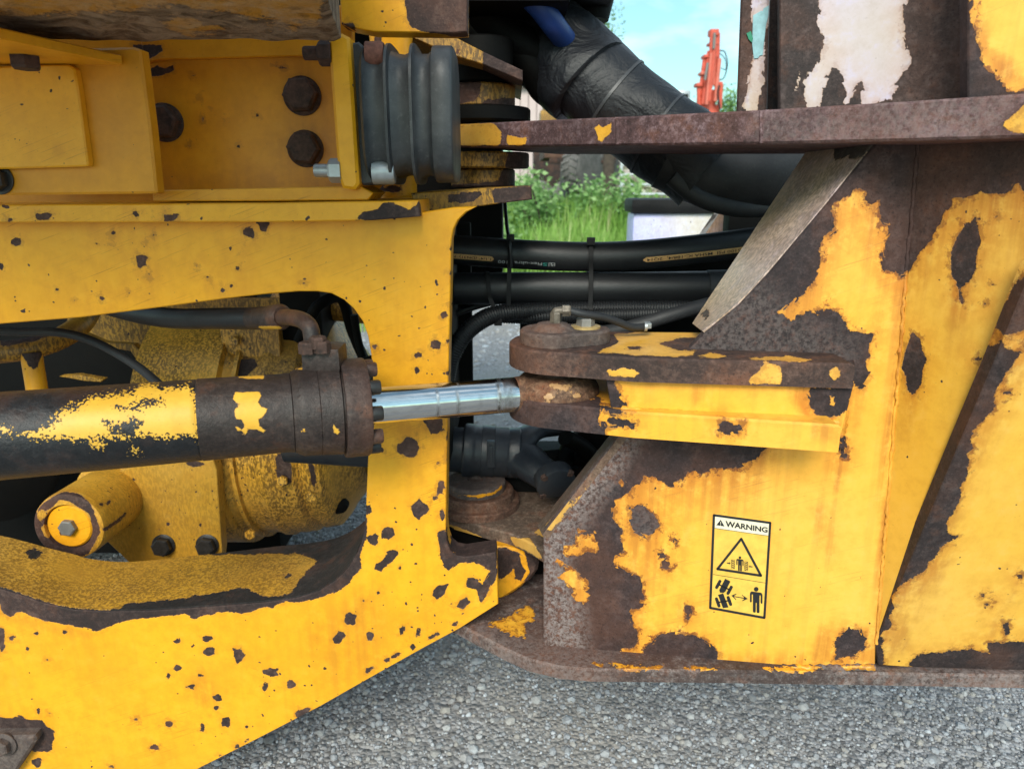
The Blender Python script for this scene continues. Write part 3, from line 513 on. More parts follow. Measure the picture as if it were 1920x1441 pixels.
for (px, py, mat, L) in ((703, 323, 'galv', .03), (690, 103, 'boltbrown', .024)):
    c = onY(px - 3, py, 1.04); mk('bolt', *lathe([(0, .0165), (L - .003, .0165), (L, .0145)], c, (1, 0, 0), 24), M[mat], BS)
    c2 = onY(px - 78 if py > 200 else px - 84, py - 3, 1.04); mk('nut', *hexm(c2 + np.array([.012, 0, 0]), (-1, 0, 0), .0165, .018), M['galv' if mat == 'galv' else 'boltrust'], BS, smooth=False); mk('stud', *lathe([(0, .009), (.018, .009), (.02, .008)], c2 + np.array([-.006, 0, 0]), (-1, 0, 0), 16), M['galv' if mat == 'galv' else 'boltrust'], BS)
# weld bracket at the lower left
mk_ = plate('tie_bracket', vplane(20, 1410, 1.03), t('O', -150,802, 205,798, 217,825, 110,990, 60,1060, -150,1060), .022, M['pinlid'], FF, bev=.004, wear=-.06)
bolt(onY(8, 1394, 1.029), (0, -1, .05), .015, .012, M['pinlid'], mk_, washer=.022, wear=-.06)

# ================================================================== casting inside the cut-out
AX = thing('axle_housing', 'oily yellow cast axle housing seen through the frame cut-out', 'axle housing', (-.5, 1.6, .3))
ay, az = 1.735, .565
def ax(px): return onY(px, 850, 1.46)[0]
prof = [(ax(250), .285), (ax(408), .285), (ax(412), .27), (ax(432), .262), (ax(476), .262), (ax(484), .268), (ax(494), .268), (ax(503), .262), (ax(522), .262), (ax(543), .258), (ax(552), .246), (ax(560), .246), (ax(566), .251), (ax(590), .246), (ax(603), .228), (ax(618), .20), (ax(640), .17), (ax(655), .15), (ax(657), .10)]
V, Fc = lathe(dens([(a - prof[0][0], r * 1.05) for a, r in prof], .012), (prof[0][0], ay, az), (1, 0, 0), 96)
mk('casting', V, Fc, M['oily'], AX, ops=[('c', t('J', 415,180, 520,180, 530,380, 440,410, 430,300)), ('c', t('J', 645,235, 695,235, 690,300, 710,420, 680,410, 655,350)), ('c', t('F', 215,470, 235,500, 220,520, 200,505)), ('c', t('F', 130,640, 170,560, 280,545, 300,600, 200,680))])
for k, px in enumerate((428, 515, 571)):
    rr = .264; V = []
    if k == 0: mk('rib', *lathe([(0, .26), (.003, .286), (.012, .286), (.015, .26)], (ax(px), ay, az), (1, 0, 0), 72), M['oily'], AX)
plate('side_cover', vplane(310, 950, 1.41), [(195, 890), (300, 862), (400, 862), (406, 880), (416, 1030), (412, 1062), (250, 1062), (170, 985)], .03, painted('dusty_cover', paint=(.58, .30, .028), grime=.4, speck=1., halo=.15, oil=.25), AX, ops=blobs('I', [(1315,250,60,20), (1305,330,6,8), (900,355,14,8), (1135,655,12,8), (1355,660,8,14), (1075,690,8,6)]))
for px in (307, 389): b = bolt(onY(px, 1021, 1.408), (.05, -1, .1), .0205, .018, M['boltdark'], AX, washer=.0245, rot=.3)
# pin boss pointing at the viewer
bo, bn = onY(212, 930, 1.42), onY(128, 988, 1.258); dv = bn - bo; Lb = np.linalg.norm(dv)
boss = mk('pin_boss', *lathe(dens([(-.03, .081), (0, .081), (.004, .068), (Lb - .012, .068), (Lb - .003, .066), (Lb, .062), (Lb, .046), (Lb - .012, .044), (Lb - .012, .0)], .008), bo, dv, 72, caps=False), painted('grubby_boss', paint=(.74, .38, .03), grime=.6, speck=1., oil=.3, halo=.3), AX, ops=[('c', blob(122, 990, 63, 66, 0, 16, .06)), ('p', t('I', 280,680, 320,640, 340,700, 345,760, 300,740)), ('p', t('I', 245,600, 260,575, 340,555, 400,490, 470,500, 530,540, 600,580, 620,620, 610,655, 570,640, 540,590, 470,560, 400,550, 330,580, 270,635)), ('c', t('I', 680,720, 690,690, 800,620, 855,570, 850,600, 780,660)), ('c', blob(190, 945, 6, 4)), ('c', blob(204, 942, 4, 6))])
u = dv / Lb; mk('pin_end', *lathe([(0, .043), (.010, .043), (.013, .040)], bn - u * .016, u, 40), M['front'], boss, ops=[('c', blob(127, 995, 19, 14))]); mk('pin_bolt', *hexm(bn - u * .003, u, .0165, .012, .4), M['steel'], boss, smooth=False)
# black blocks added to keep the hollow dark, with pipes and brackets
TR = thing('cavity_backing', 'black block added to darken the hollow behind the axle housing, with pipes', 'dark backing', (-.7, 1.9, .3))
mk('case', *bevelbox((-1.8, 1.86, .12), (-.66, 2.4, 1.12), .02), M['dark'], TR); mk('backing_top', *bevelbox((-1.8, 2.05, .95), (-.62, 2.5, 1.32), .02), M['dark'], TR)
plate('yellow_web', vplane(400, 700, 1.66), [(120, 560), (575, 560), (560, 680), (440, 720), (300, 720), (262, 648), (130, 630)], .02, M['dirty'], TR)
plate('bracket', vplane(470, 600, 1.56), [(410, 605), (522, 605), (530, 720), (430, 740)], .02, M['oily'], TR)
plate('bracket', vplane(250, 680, 1.57), t('E', 560,810, 700,870, 900,885, 950,930, 990,1010, 1100,1080, 1080,1110, 980,1110, 930,1000, 880,930, 700,900, 560,850), .02, M['dirty'], TR)
plate('bracket', vplane(150, 700, 1.7), t('E', 400,1100, 520,1090, 700,1120, 680,1140, 560,1130), .02, M['dirty'], TR)
mk('pipe', *sweep(spline([onY(-60, 665, 1.3), onY(0, 660, 1.3), onY(60, 652, 1.32), onY(110, 635, 1.36), onY(150, 610, 1.42), onY(170, 580, 1.5)], 8), .021), M['dirty'], TR, ops=[('c', [(0, 650), (60, 640), (110, 625), (100, 600), (0, 620)])])
mk('pipe', *sweep([onY(58, 660, 1.31), onY(76, 770, 1.30)], .018, 20), M['front'], TR, ops=[('c', [(40, 640), (80, 640), (82, 684), (40, 684)]), ('c', blob(60, 701, 5, 4)), ('c', blob(72, 722, 8, 4))])
mk('valve_hose', *sweep(spline([onY(560, 640, 1.5), onY(580, 600, 1.5), onY(600, 570, 1.5), onY(640, 560, 1.55), onY(660, 620, 1.6), onY(690, 690, 1.6)], 8), .012), M['dark'], TR)
mk('valve_body', *bevelbox(tuple(onY(530, 650, 1.6)), tuple(onY(598, 520, 1.6) + np.array([0, .2, 0])), .01), M['dark'], TR)
mk('hub_ring', *lathe([(0, .13), (.03, .145), (.05, .145), (.07, .12)], (ax(655), ay, az), (1, 0, 0), 48), M['rubber2'], AX)
bl = onY(632, 940, 1.58); mk('oil_drain', *lathe([(0, .02), (.02, .022), (.03, .012)], bl, (.6, -.7, -.3), 24), M['dark'], AX)
mk('cross_tube', *sweep([onY(520, 560, 1.75), onY(600, 575, 1.72), onY(700, 585, 1.7)], .03, 20), M['dirty'], TR)
mk('drip_hose', *sweep(spline([onY(664, 590, 1.55), onY(672, 640, 1.55), onY(690, 700, 1.52), onY(700, 760, 1.5)], 6), .009, 14), M['dark'], TR)
mk('lower_hose', *sweep(spline([onY(600, 690, 1.5), onY(650, 684, 1.46), onY(700, 676, 1.44), onY(740, 660, 1.42)], 6), .012, 14), M['dark'], TR)
mk('guard_ring', *lathe([(0, .16), (.02, .165), (.03, .15)], onY(-20, 860, 1.7), (.3, -1, 0), 40), M['dark'], TR)
for px, py in ((440, 640), (452, 700), (530, 900), (585, 930), (470, 1000)): bolt(onY(px, py, 1.455 if py > 800 else 1.55), (.1, -1, .1), .012, .010, M['oily'], AX, wear=.06)
cbl = mk('sensor_cable', *sweep(spline([onY(-60, 618, 1.22), onY(40, 622, 1.22), onY(110, 623, 1.22), onY(165, 636, 1.22), onY(215, 660, 1.2), onY(262, 690, 1.18), onY(300, 722, 1.15)], 8), .0075), M['rubber2'], None); tag(cbl, 'thin grey cable sagging across the dark opening above the cylinder', 'cable')

# ================================================================== steering cylinder
E0 = onY(1043, 733, 1.03); P0 = onY(0, 817, .80); dcy = E0 - P0; dcy /= np.linalg.norm(dcy)
def tat(px):
    lo_, hi_ = -.3, 1.2
    for _ in range(50):
        m = (lo_ + hi_) / 2; q, _z = proj(P0 + dcy * m)
        if q[0] < px: lo_ = m
        else: hi_ = m
    return lo_
def rad(px, h): q, dz = proj(P0 + dcy * tat(px)); return h / 2 * dz / F * .985
SC = thing('steering_cylinder', 'worn black and yellow hydraulic steering cylinder with chromed rod', 'hydraulic cylinder', tuple(P0))
rb = rad(375, 155); rg = rad(600, 168); rr_ = rad(665, 187)
tp = lambda px: tat(px)
cyl_ops = [('p', t('E', 420,1330, 480,1290, 520,1300, 640,1240, 760,1230, 900,1200, 960,1150, 1040,1160, 1100,1190, 1200,1180, 1280,1150, 1310,1200, 1335,1300, 1345,1441, 1345,1520, 1250,1500, 1100,1520, 950,1500, 700,1520, 500,1480, 300,1480, 330,1400)),
           ('p', t('I', 130,60, 250,20, 420,-40, 950,-60, 1350,-60, 1355,20, 1340,60, 1250,40, 1150,70, 1050,60, 940,70, 800,80, 700,70, 500,90, 400,70, 250,75)), ('c', t('E', 370,1330, 430,1280, 520,1270, 560,1290, 500,1330, 430,1340)), ('c', t('E', 780,1300, 900,1300, 1000,1250, 1090,1250, 1100,1280, 1000,1290, 900,1320)), ('c', t('E', 60,1410, 180,1420, 300,1380, 390,1390, 340,1420, 240,1470, 60,1460)),
           ('c', t('E', 720,1410, 800,1420, 900,1380, 940,1420, 920,1500, 760,1500)), ('p', t('I', 640,110, 670,95, 695,120, 680,150, 645,150)), ('c', t('I', 780,130, 820,105, 1040,85, 1050,115, 960,125, 900,145, 800,165)), ('p', t('I', 880,150, 940,155, 935,190, 890,180)), ('p', blob(8, 806, 9, 5))]
mk('barrel', *lathe(dens([(-.12, rb), (tp(372), rb), (tp(374), rb * .985), (tp(376), rb * 1.012)], .005), P0, dcy, 110, caps=False), M['barrel'], SC, wear=-.012, ops=cyl_ops)
cap_ops = [('p', t('F', 135,800, 150,765, 200,775, 310,770, 320,800, 300,840, 330,880, 375,875, 360,910, 340,940, 310,960, 315,1010, 360,1030, 350,1060, 300,1030, 240,1020, 220,1060, 195,1065, 215,1000, 190,960, 145,960, 140,900, 155,860, 140,830)), ('p', t('F', 145,1005, 175,1010, 195,1030, 165,1035)), ('c', t('F', 150,840, 180,850, 170,880, 150,875))]
cap_ops += [('p', t('F', *q)) for q in ((590,1035, 610,1018, 635,1030, 600,1050), (805,1000, 820,985, 835,1020, 862,1030, 845,1060, 815,1050), (742,1050, 755,1045, 757,1075, 745,1080), (815,545, 835,570, 840,600, 810,580), (575,910, 605,895, 600,915), (720,878, 745,870, 740,890), (160,660, 350,660, 340,685, 170,680), (530,615, 605,605, 600,625, 540,625), (840,940, 860,940, 850,955))]
mk('gland_sleeve', *lathe(dens([(tp(376), rb * 1.012), (tp(480), rb * 1.0), (tp(535), rb * 1.0), (tp(547), rb * 1.015), (tp(548), rb * .995), (tp(549), rb * 1.03), (tp(565), rg), (tp(596), rg * 1.01), (tp(597), rg), (tp(598), rg * 1.015), (tp(636), rg * 1.05), (tp(638), rg * .97), (tp(641), rg * .97)], .004), P0, dcy, 110, caps=False), M['gland'], SC, wear=-.06, ops=cap_ops)
mk('gland_ring', *lathe(dens([(tp(641), rr_ * .8), (tp(641), rr_ * .985), (tp(643), rr_), (tp(684), rr_), (tp(687), rr_ * .98), (tp(687), .028)], .006), P0, dcy, 96, caps=False), painted('ring_rust', dark=(.03, .018, .016), mid=(.05, .031, .028), light=(.09, .06, .05), rustamt=.08, brough=.48), SC, wear=-.06)
hN = np.array([0, 0, 1.]); hN -= dcy * (hN @ dcy); hN /= np.linalg.norm(hN); hB = np.cross(dcy, hN)
for k in range(10):
    a = k * math.pi / 5 + .2; c = P0 + dcy * tp(687) + rr_ * .83 * (math.cos(a) * hN + math.sin(a) * hB)
    mk('bolt', *lathe([(0, .0098), (.012, .0098), (.014, .0085), (.014, .005), (.008, .005)], c, dcy, 20, caps=False), M['boltdark'] if k % 3 else M['gland'], SC, wear=-.06)
rrod = rad(800, 69)
ring_marks = [(.8, 1.0, [(818, 690), (821, 690), (823, 790), (820, 790)]), (.7, .8, [(856, 690), (859, 690), (861, 790), (858, 790)]), (1., 2., [(931, 690), (937, 690), (940, 780), (934, 780)]), (.35, 1, [(900, 690), (901, 690), (903, 790), (902, 790)]), (.5, 6, [(940, 690), (965, 690), (965, 780), (940, 780)])]
mk('rod', *lathe(dens([(tp(684), rrod), (tp(932), rrod), (tp(934), rrod * 1.008), (tp(938), rrod * 1.008), (tp(940), rrod), (tp(965), rrod)], .004), P0, dcy, 96, caps=False), M['chrome'], SC, stain=ring_marks)
RE = thing  # rod eye: neck and bearing ring on one part
re = .061; hz_ = .055
V, Fc = lathe(dens([(-hz_ / 2, re * .74), (-hz_ / 2 + .003, re * .84), (-hz_ / 3, re * .95), (-hz_ / 6, re * 1.03), (0, re * 1.05), (hz_ / 6, re * 1.03), (hz_ / 3, re * .95), (hz_ / 2 - .003, re * .84), (hz_ / 2, re * .74)], .006), E0, (0, 0, 1), 64)
V2, F2 = lathe(dens([(tp(960), rrod * .98), (tp(968), rrod * 1.02), (tp(985), rrod * 1.06), (tp(1015), rrod * 1.04)], .006), P0, dcy, 48)
mk('rod_eye', *joinm((V, Fc), (V2, F2)), M['eye'], SC, ang=60, wear=-.012, ops=[('p', blob(1050, 725, 26, 8)), ('p', blob(1030, 748, 22, 5)), ('p', blob(1080, 742, 12, 3))])
# port block with elbow
pb = onY(606, 678, .905)
PBk = mk('port_block', *bevelbox(tuple(pb + np.array([-.030, .0, -.02])), tuple(pb + np.array([.022, .05, .018])), .012), M['gland'], SC, wear=-.06, ops=[('p', t('F', 635,500, 675,480, 680,520, 640,530, 615,545))])
for px, py in ((577, 662), (604, 660), (597, 652)): mk('bolt', *hexm(onY(px, py, .905 if py > 650 else .93), (0, 0, 1), .0115, .015, .3), M['boltrust'], PBk, smooth=False)
SH = thing('steering_hose', 'black hose with bent steel elbow feeding the top of the steering cylinder', 'hydraulic hose', tuple(onY(583, 650, .93)))
el = spline([onY(586, 655, .93), onY(585, 632, .93), onY(580, 612, .935), onY(566, 600, .95), onY(545, 595, .975), onY(528, 595, 1.0)], 8)
mk('elbow_pipe', *sweep(el, .0112, 24), M['gland'], SH, wear=-.06)
mk('ferrule', *sweep([onY(530, 594, 1.0), onY(527, 594, 1.002), onY(526, 594, 1.004), onY(500, 596, 1.03), onY(472, 597, 1.06)], [.015, .0170, .0185, .017, .0165], 24), M['gland'], SH, wear=-.06, ops=[('p', [(478, 611), (530, 611), (530, 618), (478, 618)])])
mk('hose', *sweep(spline([onY(474, 597, 1.058), onY(400, 597, 1.10), onY(330, 597, 1.15), onY(260, 588, 1.22), onY(190, 570, 1.3)], 8), .0165, 24), M['rubber'], SH)
# ================================================================== rear frame (right half of the machine)
RF = thing('rear_frame', 'yellow rear frame with large rusty peeled patches, right of the joint', 'machine frame', (.5, 1.0, .4))
ZC = .925                                   # top of the steering clevis
fa, fb = onZ(1200, 671, ZC), onZ(1590, 683, ZC)
yawA = math.degrees(math.atan2(fa[1] - fb[1], fb[0] - fa[0]))
PA = vplane(1400, 900, .972, yawA)
A_out = [(1722, 255), (1700, 500), (1672, 850), (1642, 1205), (1641, 1252), (1200, 1254), (1019, 1235), (1019, 1000), (1090, 908), (1165, 812), (1230, 720), (1322, 624), (1384, 574), (1440, 514), (1548, 386), (1648, 262)]
A_ops = [('c', [(1000, 200), (1800, 200), (1800, 690), (1640, 690), (1000, 840)]),
 ('p', t('H', 750,420, 790,370, 860,330, 930,298, 980,310, 972,400, 1000,405, 1050,350, 1060,430, 1085,500, 1115,510, 1110,560, 1085,610, 1065,680, 1085,780, 1130,800, 1170,830, 1215,810, 1260,790, 1300,1000, 1300,1500, 985,1500, 985,1408, 965,1330, 1000,1230, 1015,1170, 940,1165, 880,1150, 850,1100, 800,1050, 740,1015, 690,1040, 600,1050, 540,1065, 495,1090, 445,1040, 520,1000, 580,950, 620,930, 615,880, 660,880, 690,800, 720,740, 700,670, 700,620, 740,580, 785,560, 780,480)),
 ('p', t('H', 850,1215, 890,1240, 895,1300, 845,1295)),
 ('c', t('M', 1385,-60, 1560,-20, 1555,100, 1510,130, 1540,200, 1530,260, 1500,310, 1440,290, 1300,300, 1300,0)),
 ('c', [(990, 780)] + t('M', 0,560, 900,600, 850,700, 800,760, 790,790, 720,830, 560,855, 400,885, 320,870, 300,920, 210,970, 150,940, 30,910) + t('L', 1415,45, 1390,90, 1320,120, 1310,160, 1200,190, 1195,300, 1250,400, 1255,520, 1215,560, 1210,610, 1290,660, 1370,690, 1395,740, 1385,870, 1310,910, 1310,975, 1360,1020, 1370,1090, 1340,1150, 1260,1150, 1215,1170, 1220,1215, 1170,1215, 1180,1240, 1270,1275, 1250,1400, 600,1400)),
 ('p', t('L', 870,460, 920,490, 960,480, 970,390, 1030,410, 1080,400, 1100,510, 1090,525, 1030,520, 940,550, 880,575)),
 ('p', t('L', 835,590, 850,570, 900,610, 930,610, 1000,680, 1040,710, 1050,740, 1010,780, 1050,790, 1060,810, 990,870, 940,800, 900,730, 855,690, 880,660, 850,620)),
 ('c', t('L', 1310,250, 1340,235, 1400,240, 1430,270, 1480,310, 1515,370, 1470,410, 1430,430, 1370,415, 1320,390, 1305,310)),
 ('c', [(1206, 1215), (1225, 1205), (1232, 1192), (1262, 1187), (1300, 1190), (1330, 1205), (1342, 1225), (1335, 1246), (1212, 1246)]),
 ('c', t('N', 160,1190, 210,1160, 260,1160, 285,1200, 280,1245, 240,1270, 140,1300, 165,1250)),
 ('c', t('M', 1350,680, 1385,690, 1385,770, 1350,760)),
 ('p', [(1160, 905), (1165, 895), (1172, 905), (1168, 912)])] + blobs('L', [(1500,548,34,18,30), (1540,612,26,16,20), (1680,922,14,34), (1590,465,6,14)])
A_st = [(.9, 9, [(1690, 500), (1706, 500), (1672, 850), (1655, 1180), (1640, 1180), (1655, 850)]), (.75, 10, t('M', 1290,700, 1420,720, 1400,850, 1340,1000, 1290,1020, 1270,900)), (.8, 12, t('M', 1380,320, 1500,320, 1470,480, 1400,620, 1360,480)), (.7, 14, t('M', 0,930, 220,975, 320,890, 560,870, 800,800, 760,870, 400,960, 150,1060, 0,1020)), (.6, 14, t('L', 1180,180, 1330,150, 1420,80, 1460,180, 1400,260, 1300,420, 1260,560, 1210,300)), (.7, 10, t('N', 90,1160, 330,1150, 330,1330, 20,1320)), (.6, 12, [(1150, 1230), (1640, 1225), (1640, 1256), (1150, 1256)]), (.5, 10, blob(1248, 1062, 22, 16)), (.6, 10, blob(1288, 1148, 14, 14)), (.45, 12, [(1520, 950), (1560, 940), (1570, 1040), (1550, 1060)])]
A_obj = plate('side_plate', PA, A_out, .022, M['rear'], RF, ops=A_ops, stain=A_st, es=.015, bev=.002, step=.011, drip=True, pale=[(.95, 22, [(1010, 990), (1150, 815), (1200, 815), (1150, 900), (1085, 990), (1060, 1060), (1090, 1140), (1100, 1250), (1010, 1250)]), (.3, 30, [(1290, 620), (1420, 520), (1500, 600), (1600, 640), (1600, 690), (1290, 690)]), (.25, 20, blob(1210, 978, 40))])
def slab(name, q, th, mat, **k):
    a, b, c, d = [np.array(x) for x in q]; n = np.cross(b - a, d - a); n /= np.linalg.norm(n)
    if n @ (CAM - a) < 0: n = -n
    N = 26; g = [(i / N, j / N) for j in range(N + 1) for i in range(N + 1)]
    top = [a * (1 - i) * (1 - j) + b * i * (1 - j) + c * i * j + d * (1 - i) * j for i, j in g]; V = top + [p - n * th for p in top]; Fc = []; m = (N + 1) ** 2
    for j in range(N):
        for i in range(N): x = j * (N + 1) + i; f = (x, x + 1, x + N + 2, x + N + 1); Fc += [f, tuple(v + m for v in f[::-1])]
    rim = list(range(N + 1)) + [j * (N + 1) + N for j in range(1, N + 1)] + [N * (N + 1) + i for i in range(N - 1, -1, -1)] + [j * (N + 1) for j in range(N - 1, 0, -1)]
    for p, q_ in zip(rim, rim[1:] + rim[:1]): Fc.append((p, p + m, q_ + m, q_))
    return mk(name, V, Fc, mat, RF, **k)
h = lambda px, py: PA.hit(px, py)
def ribbon(name, A_, B_, th, mat, parent, n=10, m=14, **k):
    """curved flange between two edge lines, with thickness"""
    A_, B_ = spline(A_, n), spline(B_, n); L = len(A_); V = [a * (1 - j / m) + b * j / m for a, b in zip(A_, B_) for j in range(m + 1)]
    nn = np.cross(A_[-1] - A_[0], B_[L // 2] - A_[L // 2]); nn /= np.linalg.norm(nn); nn = nn if nn @ (CAM - A_[L // 2]) > 0 else -nn; N0 = len(V); V = V + [p - nn * th for p in V]; Fc = []
    for i in range(L - 1):
        for j in range(m): x = i * (m + 1) + j; f = (x, x + 1, x + m + 2, x + m + 1); Fc += [f, tuple(v + N0 for v in f[::-1])]
    rim = [i * (m + 1) for i in range(L)] + [(L - 1) * (m + 1) + j for j in range(1, m + 1)] + [i * (m + 1) + m for i in range(L - 2, -1, -1)] + [j for j in range(m - 1, 0, -1)]
    Fc += [(a, b, b + N0, a + N0) for a, b in zip(rim, rim[1:] + rim[:1])]; return mk(name, V, Fc, mat, parent, **k)
hb_ = lambda *p: h(*p) - PA.n * .006
ribbon('brace_flange', [hb_(1644, 262), hb_(1545, 386), hb_(1437, 513), hb_(1381, 572), hb_(1318, 622)], [onY(1522, 268, 1.19), onY(1441, 390, 1.17), onY(1365, 505, 1.13), onY(1328, 560, 1.11), onY(1298, 606, 1.09)], .012, M['brace'], RF, ops=[('c', [(1560, 255), (1650, 255), (1625, 290), (1600, 300), (1590, 292), (1566, 300)]), ('c', [(1398, 570), (1350, 600), (1336, 625), (1380, 640)]), ('c', blob(1322, 588, 7, 10, 30))])
slab('toe_flange', (h(1168, 810), onY(1146, 812, 1.10), onY(1008, 985, 1.10), h(1017, 1003)), .01, M['hingelug'], wear=-.06, ops=[('p', [(1160, 830), (1075, 930), (1020, 985), (1030, 1000), (1090, 930)])])
# weld bead along the folded corner
wl = [PA.hit(*p) for p in ((1723, 262), (1700, 500), (1672, 850), (1643, 1205))]; wl = resample(np.array(wl), .006, False); wl = wl + rng.normal(0, .0007, wl.shape)
mk('weld_bead', *sweep(wl, .0026 + .0003 * np.sin(np.arange(len(wl)) * 1.3), 10), M['rear'], RF, ops=A_ops, stain=[(1., 10, [(1680, 480), (1720, 480), (1690, 850), (1660, 850)]), (.5, 10, [(1660, 850), (1690, 850), (1660, 1200), (1630, 1200)])])
Q0, Q1, Q2 = PA.hit(1643, 1208), PA.hit(1702, 500), onY(1925, 520, .83)
P2 = plane3(Q0, Q2, Q1)
B_ops = [('c', t('H', 1180,850, 1240,790, 1300,680, 1360,610, 1400,530, 1450,440, 1490,400, 1485,345, 1560,350, 1640,330, 1655,300, 1690,330, 1800,330, 1850,310, 1845,275, 1890,270, 1940,350, 2100,330, 2100,-200, 1100,-200)),
 ('c', t('H', 1630,470, 1670,610, 1640,660, 1630,780, 1580,860, 1545,900, 1560,990, 1530,960, 1515,870, 1485,810, 1485,690, 1510,600, 1560,510, 1610,500)), ('c', t('H', 1250,1165, 1290,1200, 1310,1270, 1340,1330, 1310,1400, 1300,1480, 1250,1540, 1225,1500, 1205,1400, 1185,1380, 1195,1300)),
 ('c', [(1918, 352), (1925, 340), (1950, 340), (1950, 400)])] + blobs('H', [(1755,468,9,7), (1648,482,8,7), (1640,1322,12,6), (1688,992,7,6), (1733,875,6,5)])
plate('fold_panel', P2, [(1723, 255), (1701, 500), (1672, 850), (1644, 1205), (1700, 1080), (1800, 850), (1960, 480), (2150, 300), (2150, 255)], .02, painted('dull_yellow_rear', paint=(.74, .38, .03), halo=.7, amp=.003, speck=.35, grime=.12, streak=.1, dark=(.022, .015, .015), mid=(.045, .028, .027), light=(.09, .062, .058)), RF, ops=B_ops, drip=True, step=.014, stain=[(.7, 8, t('H', 1230,800, 1290,690, 1400,530, 1450,560, 1350,700, 1250,850)), (.6, 12, t('H', 1450,440, 1640,340, 1900,330, 1900,420, 1600,470, 1440,560)), (.55, 6, t('H', 1525,980, 1570,980, 1560,1060, 1530,1060)), (.6, 10, t('H', 1630,650, 1720,640, 1680,830, 1560,950, 1550,900, 1640,790))])
def weld(name, pts, r, mat, **k):
    P = resample(np.array(pts), .005, False); P = P + rng.normal(0, .0008, P.shape); mk(name, *sweep(P, r * (1 + .16 * np.sin(np.arange(len(P)) * 1.7) + rng.normal(0, .06, len(P))), 10), mat, RF, **k)
weld('weld_bead', [PA.hit(1022, 1243), PA.hit(1200, 1251), PA.hit(1420, 1251), PA.hit(1640, 1250)], .006, M['bracketrust'], wear=-.06, ops=[('p', blob(1190, 1250, 30, 6)), ('p', blob(1300, 1252, 40, 6)), ('p', blob(1500, 1251, 60, 6)), ('p', blob(1610, 1250, 30, 8))])
P3 = plane3(onY(1641, 1210, .945), onY(1920, 1250, .945), onY(1925, 520, .80))
C_ops = [('c', t('N', 700,-100, 925,-60, 920,10, 880,70, 850,130, 850,190, 790,260, 740,320, 750,370, 710,400, 740,420, 720,510, 700,560, 680,630, 640,700, 640,740, 690,755, 620,800, 580,850, 540,910, 460,950, 390,1010, 410,1060, 390,1110, 400,1150, 330,1180, 370,1210, 350,1230, 370,1300, 345,1330, 200,1330)),
 ('c', t('N', 470,1330, 480,1300, 510,1270, 620,1260, 750,1240, 790,1262, 830,1265, 820,1220, 976,1215, 1100,1210, 1100,1400)), ('c', [(1860, 600), (1930, 500), (1960, 560), (1925, 650), (1890, 690)]), ('p', [(1866, 635), (1885, 625), (1925, 622), (1925, 660), (1885, 655)])] + blobs('N', [(900,1155,20,24), (795,1013,10,8), (840,1032,6,6), (815,1050,10,6), (905,130,14,9), (958,932,12,10)])
plate('gusset_plate', P3, [(1641, 1208), (1700, 1068), (1800, 830), (1860, 690), (1935, 505), (2180, 300), (2180, 1270), (1920, 1256), (1700, 1250), (1646, 1246)], .022, painted('pale_yellow_gusset', paint=(.80, .43, .045), halo=.8, amp=.0036, speck=.5, grime=.10, streak=.1, fade=.5, dark=(.022, .015, .016), mid=(.042, .027, .027), light=(.085, .06, .057)), RF, ops=C_ops, drip=True, step=.014, stain=[(.6, 6, t('N', 830,1180, 860,1110, 930,980, 930,1000, 870,1120, 840,1200)), (.8, 8, t('N', 860,40, 940,-20, 976,20, 900,120, 860,180)), (.5, 8, t('N', 400,1050, 480,1040, 480,1250, 380,1300))])
# bottom flange
ZB = .405
bf = [(800, 1160), (858, 1189), (896, 1210), (946, 1237), (990, 1257), (1051, 1272), (1109, 1277), (1300, 1279), (1640, 1284), (1920, 1289), (2150, 1293)]
fr = np.array([onZ(x, y, ZB)[:2] for x, y in bf]); back = np.array([[fr[-1][0] + .1, 1.5], [-.2, 1.5], [-.2, 1.2]])
plate('bottom_flange', hplane(ZB + .022), np.concatenate([fr, back]), .022, M['bracketrust'], RF, world=True, es=.012, wear=-.06, bev=.003, pale=[(.7, 16, [(1700, 1240), (2100, 1240), (2100, 1300), (1700, 1300)]), (.5, 20, [(900, 1180), (1150, 1220), (1150, 1290), (980, 1270)])], ops=[('p', [(1150, 1247), (1240, 1247), (1238, 1259), (1200, 1254), (1160, 1257)]), ('p', [(1280, 1249), (1350, 1249), (1342, 1257), (1290, 1255)]), ('p', [(1430, 1250), (1500, 1248), (1560, 1249), (1600, 1257), (1540, 1254), (1500, 1262), (1440, 1256)]), ('p', t('L', 380,990, 560,930, 650,870, 690,900, 700,960, 630,1000, 640,1080, 540,1060, 460,1020)), ('p', t('L', 1270,1270, 1350,1255, 1530,1252, 1500,1295, 1330,1300)), ('p', t('L', 1060,1240, 1130,1250, 1130,1262, 1070,1252)), ('p', t('L', 1165,1215, 1260,1250, 1255,1268, 1180,1240))])
# upper hinge plate: the long rusty bar
ZU0 = onY(1900, 220, .80)
hb = [(858, 276), (1160, 272), (1430, 269), (1700, 263), (1925, 256), (2150, 248)]
